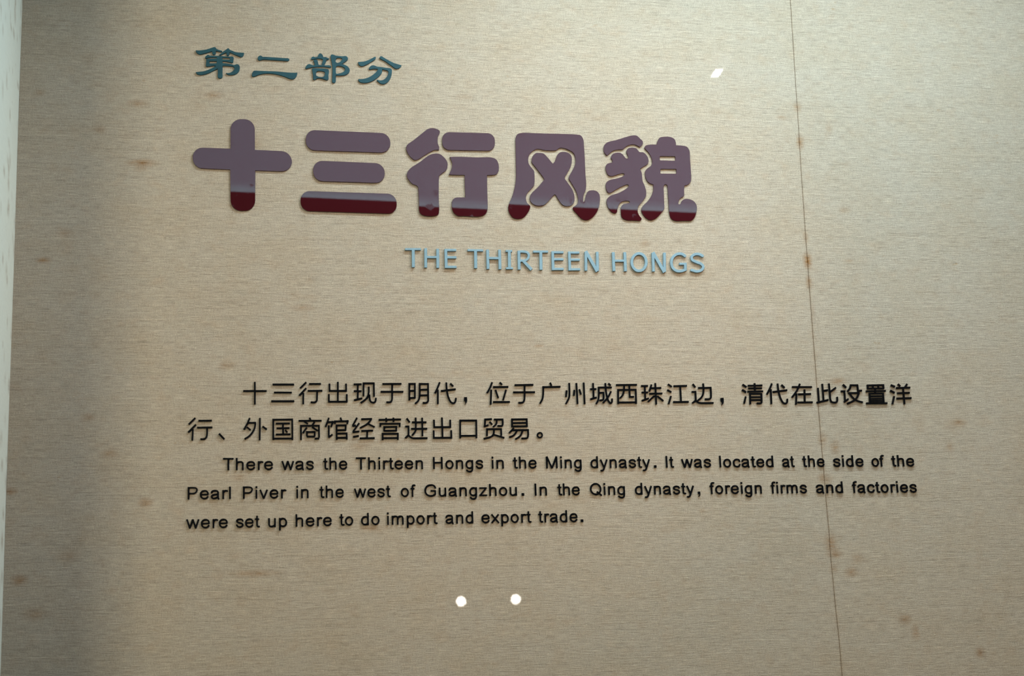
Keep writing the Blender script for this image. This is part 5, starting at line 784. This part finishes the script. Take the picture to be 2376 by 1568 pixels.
GLYPHS = {
"T":"258,0 256,2 254,627 23,628 21,632 21,712 23,716 28,716 588,716 591,712 591,632 588,628 357,627 356,2 353,0",
"h":"64,1 63,712 69,716 154,716 161,712 161,517 161,512 164,509 204,524 254,532 319,533 364,527 399,515 429,495 454,469 473,437 484,407 488,367 489,2 484,0 394,0 391,2 391,297 389,382 378,407 359,425 339,432 299,436 249,433 214,424 194,411 176,387 170,367 164,302 161,287 161,2 154,0",
"n":"64,1 63,517 159,519 164,509 199,523 234,530 284,534 319,533 344,531 379,523 399,515 419,503 443,482 464,454 478,427 487,387 489,2 484,0 394,0 391,2 391,297 389,382 378,407 359,425 339,432 299,436 249,433 214,424 194,411 176,387 170,367 164,302 161,287 161,2 154,0",
"m":"64,1 64,519 159,519 164,514 194,525 234,532 279,533 314,530 349,522 369,512 394,495 419,473 439,492 454,504 494,522 544,532 604,532 639,526 674,512 704,490 732,457 746,432 753,412 759,367 761,307 759,0 669,0 663,2 663,297 659,382 647,407 629,425 604,433 574,435 534,431 509,422 489,402 475,372 467,297 459,282 459,2 454,0 364,0 361,2 361,297 355,382 344,405 324,425 299,433 269,435 229,432 199,422 181,402 169,377 164,302 161,292 161,2 154,0",
"u":"209,-13 179,-8 159,-2 139,8 124,19 109,34 93,57 71,107 66,127 63,162 63,517 69,519 161,517 161,167 163,142 174,112 189,93 204,87 234,84 284,89 324,102 360,122 384,147 388,162 391,222 392,517 394,519 488,517 489,2 484,0 394,0 391,2 389,24 344,4 304,-7 254,-14",
"e":"249,-12 199,-3 179,4 149,19 111,48 73,93 52,133 40,178 33,253 35,323 48,373 69,417 105,463 140,493 179,514 224,527 269,533 324,531 369,521 409,506 443,483 471,453 499,408 513,368 518,328 518,263 510,248 501,238 489,231 474,227 454,229 134,229 133,223 137,193 148,158 161,138 175,123 189,110 209,98 229,90 249,86 299,86 339,93 369,105 389,122 434,183 454,190 469,191 489,184 506,168 513,148 512,123 459,53 432,28 409,15 369,0 329,-9 289,-13|133,313 139,311 414,311 420,313 420,323 417,348 407,373 394,393 374,413 354,423 329,430 299,434 274,435 229,428 205,418 189,408 169,388 152,363 139,338",
"r":"67,1 66,517 162,519 167,508 187,518 212,525 257,529 292,524 352,504 369,487 374,477 377,462 372,441 357,422 342,415 322,412 262,430 232,429 217,424 207,418 183,387 176,372 171,352 164,267 164,2 157,0",
"w":"156,-14 -2,502 1,506 86,532 91,532 201,173 206,180 311,528 316,532 361,519 407,532 516,174 521,177 631,532 721,505 724,502 566,-9 564,-13 516,0 471,-13 361,346 356,338 251,-9 246,-13 201,0",
"v":"206,-16 201,-10 10,497 10,502 96,535 101,532 246,148 251,142 399,532 401,536 406,534 490,502 490,497 296,-16 251,-1",
"y":"56,-209 34,-198 20,-178 17,-153 25,-133 41,-118 56,-112 116,-113 136,-107 151,-98 161,-88 171,-72 205,7 10,497 11,501 96,536 101,532 251,156 256,153 399,532 401,536 406,534 490,502 490,497 346,112 296,-33 266,-103 250,-133 236,-153 216,-173 196,-186 173,-198 126,-210",
"a":"454,-43 439,-36 424,-22 403,18 394,42 389,46 344,22 294,2 244,-10 204,-13 154,-8 118,3 89,20 75,33 59,53 47,73 36,103 32,133 33,153 39,181 51,208 64,228 84,249 129,277 184,298 379,326 383,328 384,333 384,368 382,383 369,408 354,423 339,428 319,432 229,437 204,435 184,430 159,420 144,410 135,393 119,347 99,329 89,325 74,323 54,328 40,338 33,348 28,363 27,378 43,428 55,453 69,474 94,495 139,518 184,531 234,535 329,529 369,522 404,507 434,483 454,458 475,413 482,373 478,193 483,93 491,63 513,18 515,3 510,-17 494,-35 474,-43|173,88 214,85 249,91 294,107 334,127 354,143 365,158 380,203 379,226 213,203 184,194 154,179 142,168 135,158 131,143 131,128 137,113 148,98",
"s":"215,-12 185,-8 149,3 125,16 95,43 40,123 42,153 53,173 66,183 85,189 100,188 120,180 160,119 179,98 205,88 245,85 295,89 320,96 340,106 360,121 375,138 378,148 374,168 365,182 350,190 270,216 170,242 134,258 94,283 65,313 50,343 45,383 50,418 62,448 87,478 120,502 165,522 205,531 255,534 295,532 345,523 380,511 405,499 425,484 446,458 476,393 475,378 471,363 465,353 455,344 445,338 430,335 415,336 405,339 385,356 365,402 355,414 325,427 275,435 220,434 195,428 175,420 156,408 147,398 144,373 146,368 160,357 200,335 295,311 365,289 403,273 425,260 443,243 453,228 469,193 476,153 473,118 463,93 440,62 410,35 370,10 335,-2 295,-10 260,-13",
"t":"181,-6 151,7 126,28 106,59 96,89 91,124 88,194 87,439 21,440 16,440 14,444 15,519 86,520 89,524 90,664 106,665 121,673 136,676 151,674 171,665 187,664 187,524 191,520 262,519 261,442 256,440 191,440 187,434 185,224 192,109 196,98 206,88 266,93 281,87 293,79 301,69 306,59 309,44 307,29 300,14 290,4 276,-4 211,-10",
"i":"63,1 62,517 158,519 160,2 153,0/63,612 60,617 60,717 63,720 158,720 162,717 162,617 160,612",
"l":"63,1 62,712 68,716 153,716 160,712 160,2 153,0",
"I":"91,0 87,2 87,7 87,712 91,716 186,716 191,712 191,707 191,2 186,0",
"H":"80,0 78,7 78,712 80,716 170,716 175,716 178,712 178,427 180,424 540,424 544,427 544,712 550,716 640,716 644,712 644,2 640,0 550,0 544,2 544,332 540,336 185,336 180,336 178,332 178,2 175,0",
"o":"254,-15 204,-3 159,18 119,49 88,85 61,130 43,180 34,230 34,285 43,335 60,385 86,430 119,469 159,500 204,521 254,533 299,533 349,522 394,501 435,470 469,431 496,385 513,335 522,285 522,230 513,180 495,130 468,85 434,47 394,17 349,-4 304,-14|250,85 279,82 314,88 344,101 369,120 390,145 407,175 418,205 424,240 424,275 419,310 406,345 392,370 369,397 346,415 319,429 294,435 264,435 239,430 214,418 189,400 168,375 150,345 137,310 132,280 131,255 135,220 143,190 159,155 177,130 199,110 224,94",
"c":"239,-12 189,-2 159,11 139,23 120,38 95,63 64,108 46,153 36,213 33,288 39,343 52,383 80,433 109,468 144,497 184,516 209,524 249,531 294,533 354,526 394,514 419,503 440,488 459,468 478,433 498,378 497,358 491,343 476,328 459,321 439,321 424,327 409,338 381,408 369,418 349,426 319,432 274,435 234,429 204,418 179,400 161,378 146,353 135,323 131,288 132,243 136,198 144,168 164,133 194,104 219,91 254,85 289,86 319,90 344,97 364,107 381,128 414,194 439,207 464,206 484,195 494,183 498,173 501,148 456,63 430,33 408,18 379,5 339,-6 284,-13",
"d":"249,-13 199,-6 164,6 144,16 124,30 99,54 84,72 64,102 47,142 35,202 34,287 37,317 44,347 68,402 102,452 134,483 174,507 199,518 234,528 279,533 304,532 339,526 364,518 389,506 392,507 393,712 399,716 489,715 491,2 484,0 394,1 393,12 389,16 359,2 319,-8 279,-13|233,87 259,85 299,88 324,94 349,107 359,117 366,132 392,202 392,317 367,387 357,407 339,422 314,431 284,435 259,433 229,424 204,412 185,397 168,377 147,342 136,312 131,277 132,227 136,192 144,162 158,137 179,112 204,96",
"p":"66,-197 66,518 161,518 163,509 166,506 191,518 216,526 241,530 276,533 321,528 356,518 381,507 421,483 456,449 489,399 513,344 522,294 522,219 514,159 500,119 471,71 442,39 411,16 371,-2 316,-12 261,-11 201,1 166,16 163,9 163,-196 156,-198|251,89 286,85 316,86 346,94 366,104 386,122 406,151 416,174 423,209 425,259 423,299 414,329 397,364 371,397 351,412 316,428 286,434 266,435 241,431 221,424 205,414 190,389 163,314 163,204 189,134 199,114 206,107 226,96",
"g":"244,-220 209,-215 174,-207 139,-192 114,-174 61,-120 56,-95 58,-80 63,-70 71,-60 84,-50 99,-46 114,-47 129,-50 178,-100 204,-113 229,-120 264,-123 294,-122 319,-118 334,-113 344,-106 355,-95 368,-75 379,-40 386,10 384,13 354,1 314,-9 274,-13 234,-12 199,-6 164,6 131,25 109,44 85,70 65,100 53,125 42,160 35,205 33,270 37,315 44,349 67,400 89,435 104,455 139,487 169,505 194,516 234,528 279,533 304,532 339,526 389,507 391,515 394,519 424,519 439,522 484,519 489,515 489,510 488,65 479,-35 468,-90 452,-125 434,-152 409,-179 384,-197 364,-207 329,-216 294,-220|248,85 274,85 309,90 334,98 349,107 358,115 365,130 391,200 391,320 368,385 358,405 349,415 329,426 304,433 279,435 254,432 219,420 194,406 174,385 154,355 140,325 134,300 131,265 133,210 139,175 150,150 171,120 194,101 219,90",
"M":"370,-18 170,479 168,477 166,467 166,2 160,0 75,0 70,2 70,714 75,716 125,716 170,733 175,729 415,133 659,732 660,734 705,716 760,716 763,712 763,2 760,0 670,0 667,2 665,487 464,-13 460,-18 415,0",
"P":"77,0 75,2 75,712 77,716 82,716 312,719 442,712 477,707 502,700 532,687 562,667 592,640 612,612 621,587 626,557 625,522 615,472 597,427 575,392 547,362 512,335 474,312 432,296 407,293 177,292 175,287 175,2 172,0|175,382 177,379 182,379 407,379 437,390 466,407 487,424 505,442 518,462 529,487 538,522 540,552 535,572 522,589 497,608 472,620 447,625 342,633 177,631 175,627",
"G":"383,-10 343,-5 293,5 238,24 213,37 173,65 148,88 116,125 85,175 74,200 59,250 53,280 47,335 48,385 51,415 69,490 93,546 118,585 138,610 173,647 198,667 218,681 248,697 293,713 323,721 413,735 453,736 493,733 533,725 588,704 628,681 659,655 676,635 690,615 734,525 730,505 724,490 708,476 688,469 673,470 653,479 648,478 608,560 590,585 558,609 533,621 508,630 463,638 408,636 343,625 288,607 253,586 211,545 180,500 163,460 148,400 145,340 151,290 166,235 184,200 218,157 249,130 283,111 338,95 403,87 458,88 508,97 555,115 625,160 624,295 413,296 408,300 408,378 413,380 713,379 715,115 713,110 703,110 693,85 603,30 558,10 513,-3 468,-10 423,-12",
"Q":"704,-68 564,38 524,16 494,4 459,-5 424,-11 389,-13 354,-11 319,-5 289,3 254,17 229,29 194,52 169,72 144,96 118,127 101,152 82,187 67,222 50,282 45,322 43,357 49,427 57,462 68,497 84,532 100,562 121,592 144,620 169,644 199,667 254,699 289,713 319,721 354,727 389,729 424,727 454,722 489,713 524,700 579,669 614,641 638,617 663,587 696,532 722,467 730,432 735,397 737,352 731,287 723,252 711,217 696,182 679,153 643,102 760,12 764,7 760,2 761,-23 751,-43 734,-57 711,-63|359,87 389,85 414,86 459,96 487,107 439,152 440,157 437,177 442,197 453,212 469,222 484,225 499,223 504,225 564,169 569,169 597,207 620,252 634,302 638,332 637,387 628,437 609,487 581,532 544,572 504,600 459,620 414,630 364,629 319,620 274,600 234,571 199,532 171,487 152,437 143,387 142,332 152,277 171,227 199,183 234,145 274,116 319,96",
"z":"20,0 18,2 18,77 20,82 46,82 325,432 320,437 315,437 30,437 30,518 469,517 470,442 468,437 455,437 450,433 175,87 174,82 475,82 478,77 478,2 475,0",
"f":"81,0 79,2 76,437 71,441 15,442 14,517 76,521 82,617 86,642 92,657 103,677 116,694 131,707 161,724 196,733 231,733 291,725 314,707 323,687 322,662 310,642 296,633 281,628 221,635 201,634 186,625 180,612 175,522 181,519 256,519 258,447 256,441 181,441 176,441 174,437 177,2 171,0",
"x":"75,-31 4,27 1,32 185,257 184,262 1,487 75,550 250,337 420,546 425,549 499,487 316,262 315,257 499,32 496,27 425,-30 420,-27 250,182",
".":"61,0 59,2 59,147 61,150 216,150 219,147 219,7 216,0",
",":"117,-158 102,-155 91,-148 85,-138 83,-118 131,-73 147,-53 155,-33 156,-3 152,0 67,0 64,2 64,147 67,150 212,149 214,2 207,-58 198,-78 180,-103 122,-157"
}
ENGLISH = [
[["There",1.062,[[62.37,1958.43],[83.3,1958.41],[102.47,1958.41],[121.64,1958.41],[133.64,1958.41]]],["was",1.028,[[165.32,1958.4],[189.04,1958.4],[207.6,1958.4]]],["the",1.0,[[238.73,1958.4],[248.31,1958.39],[266.3,1958.39]]],["Thirteen",1.0326,[[297.18,1958.39],[317.54,1958.39],[336.18,1958.38],[344.38,1958.38],[356.04,1958.38],[365.99,1958.38],[384.62,1958.38],[403.26,1958.38]]],["Hongs",1.027,[[434.54,1958.37],[458.25,1958.37],[476.78,1958.37],[495.32,1958.37],[513.86,1958.36]]],["in",1.0619,[[542.7,1958.36],[551.13,1958.36]]],["the",1.021,[[583.45,1958.36],[593.28,1958.36],[611.71,1958.35]]],["Ming",1.0239,[[643.36,1958.35],[670.43,1958.34],[678.55,1958.33],[697.03,1958.32]]],["dynasty",1.0286,[[727.97,1958.3],[746.53,1958.29],[763.35,1958.28],[781.92,1958.26],[800.49,1958.25],[817.31,1958.24],[827.22,1958.24]]],[".",1.0,[[847.74,1958.22]]],["It",1.0,[[869.95,1958.21],[878.86,1958.2]]],["was",1.0314,[[902.27,1958.19],[926.08,1958.17],[944.69,1958.16]]],["located",1.0447,[[974.21,1958.14],[982.5,1958.13],[1001.35,1958.12],[1018.44,1958.11],[1037.29,1958.1],[1047.36,1958.09],[1066.21,1958.08]]],["at",0.9609,[[1098.52,1958.06],[1114.7,1958.05]]],["the",1.0,[[1138.95,1958.03],[1148.86,1958.03],[1167.19,1958.02]]],["side",1.0613,[[1199.34,1957.99],[1216.7,1957.98],[1225.12,1957.98],[1244.27,1957.97]]],["of",1.0,[[1276.49,1957.95],[1293.37,1957.93]]],["the",1.0635,[[1317.31,1957.92],[1327.55,1957.91],[1346.75,1957.9]]]],
[["Pearl",1.0468,[[-0.35,1907.36],[22.06,1907.38],[40.95,1907.43],[59.85,1907.48],[71.68,1907.51]]],["Piver",1.0491,[[95.27,1907.57],[117.73,1907.63],[126.06,1907.65],[143.21,1907.69],[162.15,1907.74]]],["in",1.0331,[[189.39,1907.81],[197.59,1907.83]]],["the",1.0,[[231.54,1907.92],[241.29,1907.95],[259.45,1908.0]]],["west",1.0,[[293.52,1908.09],[316.34,1908.14],[334.13,1908.19],[350.22,1908.23]]],["of",1.0,[[376.25,1908.3],[394.52,1908.35]]],["Guangzhou",1.0406,[[418.5,1908.41],[444.28,1908.48],[463.06,1908.53],[481.84,1908.58],[500.63,1908.63],[519.41,1908.62],[536.43,1908.6],[555.21,1908.59],[573.99,1908.58]]],[".",1.0,[[596.15,1908.56]]],["In",1.0406,[[619.63,1908.54],[629.65,1908.53]]],["the",1.0,[[664.33,1908.51],[673.31,1908.51],[690.7,1908.5]]],["Qing",1.0275,[[724.41,1908.48],[749.86,1908.46],[758.01,1908.45],[776.56,1908.44]]],["dynasty",1.0262,[[809.78,1908.42],[828.31,1908.41],[845.09,1908.4],[863.61,1908.39],[882.14,1908.38],[898.92,1908.37],[908.8,1908.36]]],[",",1.0,[[929.06,1908.35]]],["foreign",1.0379,[[953.73,1908.33],[963.72,1908.33],[982.46,1908.32],[994.18,1908.31],[1012.92,1908.3],[1021.15,1908.29],[1039.89,1908.28]]],["firms",1.0192,[[1072.83,1908.26],[1082.65,1908.25],[1090.74,1908.25],[1102.25,1908.24],[1129.2,1908.22]]],["and",1.0612,[[1161.57,1908.2],[1180.73,1908.19],[1199.88,1908.18]]],["factories",1.0528,[[1234.05,1908.16],[1244.19,1908.13],[1263.19,1908.06],[1280.41,1907.99],[1290.55,1907.95],[1309.55,1907.88],[1321.44,1907.84],[1329.8,1907.8],[1348.8,1907.73]]]],
[["were",1.052,[[-0.14,1856.53],[24.14,1856.52],[43.13,1856.6],[55.01,1856.64]]],["set",1.0,[[84.55,1856.76],[100.51,1856.82],[118.16,1856.89]]],["up",1.0339,[[139.79,1856.98],[158.45,1857.11]]],["here",1.0403,[[187.63,1857.39],[206.41,1857.57],[225.18,1857.75],[236.94,1857.86]]],["to",1.0,[[266.36,1858.14],[275.56,1858.23]]],["do",1.0,[[304.33,1858.5],[322.52,1858.63]]],["import",1.0196,[[349.97,1858.74],[358.06,1858.77],[385.02,1858.88],[403.42,1858.95],[421.83,1859.03],[433.34,1859.07]]],["and",1.0,[[456.24,1859.16],[474.5,1859.24],[492.76,1859.31]]],["export",1.0204,[[521.49,1859.35],[539.91,1859.37],[556.6,1859.38],[575.02,1859.39],[593.44,1859.4],[604.96,1859.41]]],["trade",1.0,[[626.79,1859.42],[636.54,1859.43],[647.96,1859.44],[666.14,1859.45],[684.32,1859.46]]],[".",1.0,[[704.14,1859.32]]]]
]
EM = 30.286 / 1000

# teal heading
teal_text = {
    '第': 'small teal brush-style character 第, first of four in the top heading',
    '二': 'small teal character 二, two horizontal strokes, second in the top heading',
    '部': 'small teal brush-style character 部, third of four in the top heading',
    '分': 'small teal brush-style character 分, last of four in the top heading',
}
for ch, c, enc in CLERICAL:
    o = place_piecewise('chinese_character', c, enc, MAT['teal'], 0.0032, 0.0002)
    tag(o, teal_text[ch], 'character', 'teal characters of the top heading')

# maroon title
TILT_SIGN = -1
title_text = {
    '十': 'large glossy maroon character 十, a plain cross, leftmost in the title row',
    '三': 'large glossy maroon character 三, three stacked bars, second in the title row',
    '行': 'large glossy maroon character 行, middle one of the title row',
    '风': 'large glossy maroon character 风, a frame around an X, fourth in the title',
    '貌': 'large glossy maroon character 貌 with two slots, rightmost in the title row',
}
for ch, c, enc in TITLE:
    o = place_piecewise('chinese_character', c, enc, MAT['maroon'], 0.0030, 0.00025)
    tilt = {'三': 0.0022, '行': 0.0055}.get(ch, 0.0)     # pieces glued slightly out of plumb
    if tilt:
        o.rotation_euler = (TILT_SIGN * tilt, 0, 0)
        o.location.y = -0.0003
    tag(o, title_text[ch], 'character', 'maroon characters of the title')

# pale blue English title
ORD = ['first', 'second', 'third', 'fourth', 'fifth', 'sixth', 'seventh', 'eighth', 'ninth', 'tenth']
k = 0
for word in ('THE', 'THIRTEEN', 'HONGS'):
    for i, w in enumerate(word):
        ch, c, enc = CAPITALS[k]
        k += 1
        o = place_piecewise('letter', c, enc, MAT['pale_blue'], 0.0045, 0.0002)
        tag(o, 'pale blue capital %s, %s letter of "%s" under the maroon title' % (ch, ORD[i], word), 'letter', 'pale blue capitals under the title')

# black Chinese paragraph
for rows, where in ((HANZI_UPPER, 'upper'), (HANZI_LOWER, 'lower')):
    for i, (ch, c, enc) in enumerate(rows):
        nm = {'，': 'comma', '、': 'comma', '。': 'full_stop'}.get(ch, 'chinese_character')
        o = place_piecewise(nm, c, enc, MAT['black'], 0.0030, 0.00015)
        kind = {'comma': 'black raised comma', 'full_stop': 'black raised ring-shaped full stop'}.get(nm, 'black raised character ' + ch)
        if i == 0:
            lab = '%s opening the %s line of the Chinese paragraph, left of %s' % (kind, where, rows[1][0])
        elif i == len(rows) - 1:
            lab = '%s closing the %s line of the Chinese paragraph, right of %s' % (kind, where, rows[i - 1][0])
        else:
            lab = '%s between %s and %s in the %s line of the Chinese paragraph' % (kind, rows[i - 1][0], rows[i + 1][0], where)
        tag(o, lab, nm.replace('_', ' ').replace('chinese character', 'character'), 'black characters of the Chinese paragraph')

# black English paragraph: each glyph cut once, then copied
glyph_mesh = {}
for ch, enc in GLYPHS.items():
    pcs = decode(enc, EM / 1000)
    glyph_mesh[ch] = [cut_letter(p, 0.0030, 0.00015, 'letter_' + str(ord(ch))) for p in pcs]
    for me in glyph_mesh[ch]:
        me.materials.append(MAT['black'])
LINE = ('top', 'middle', 'bottom')
for li, row in enumerate(ENGLISH):
    words = [r[0] for r in row]
    for wi, (word, sx, spots) in enumerate(row):
        nxt = words[wi + 1] if wi + 1 < len(words) and words[wi + 1] not in '.,' else None
        for i, (ch, (gx, gz)) in enumerate(zip(word, spots)):
            ms = glyph_mesh[ch]
            nm = {'.': 'full_stop', ',': 'comma'}.get(ch, 'letter')
            loc = (gx / 1000, 0.0, gz / 1000)
            if len(ms) == 1:
                o = bpy.data.objects.new(nm, ms[0])
                COL.objects.link(o)
                o.location = loc
                o.scale = (sx, 1, 1)
            else:
                o = empty(nm, loc)
                o.scale = (sx, 1, 1)
                for me, pn in zip(ms, ('stem', 'dot')):
                    p = bpy.data.objects.new(pn, me)
                    COL.objects.link(p)
                    p.parent = o
            if nm == 'letter':
                lab = 'black raised letter %s, %s letter of "%s"' % (ch, ORD[i], word)
                if words.count(word) > 1:
                    lab += ' before "%s"' % nxt if nxt else ' ending the line'
                lab += ' on the %s English line' % LINE[li]
            else:
                lab = 'black raised %s after "%s" on the %s English line' % (nm.replace('_', ' '), words[wi - 1], LINE[li])
            tag(o, lab, nm.replace('_', ' '), 'black letters of the English paragraph')
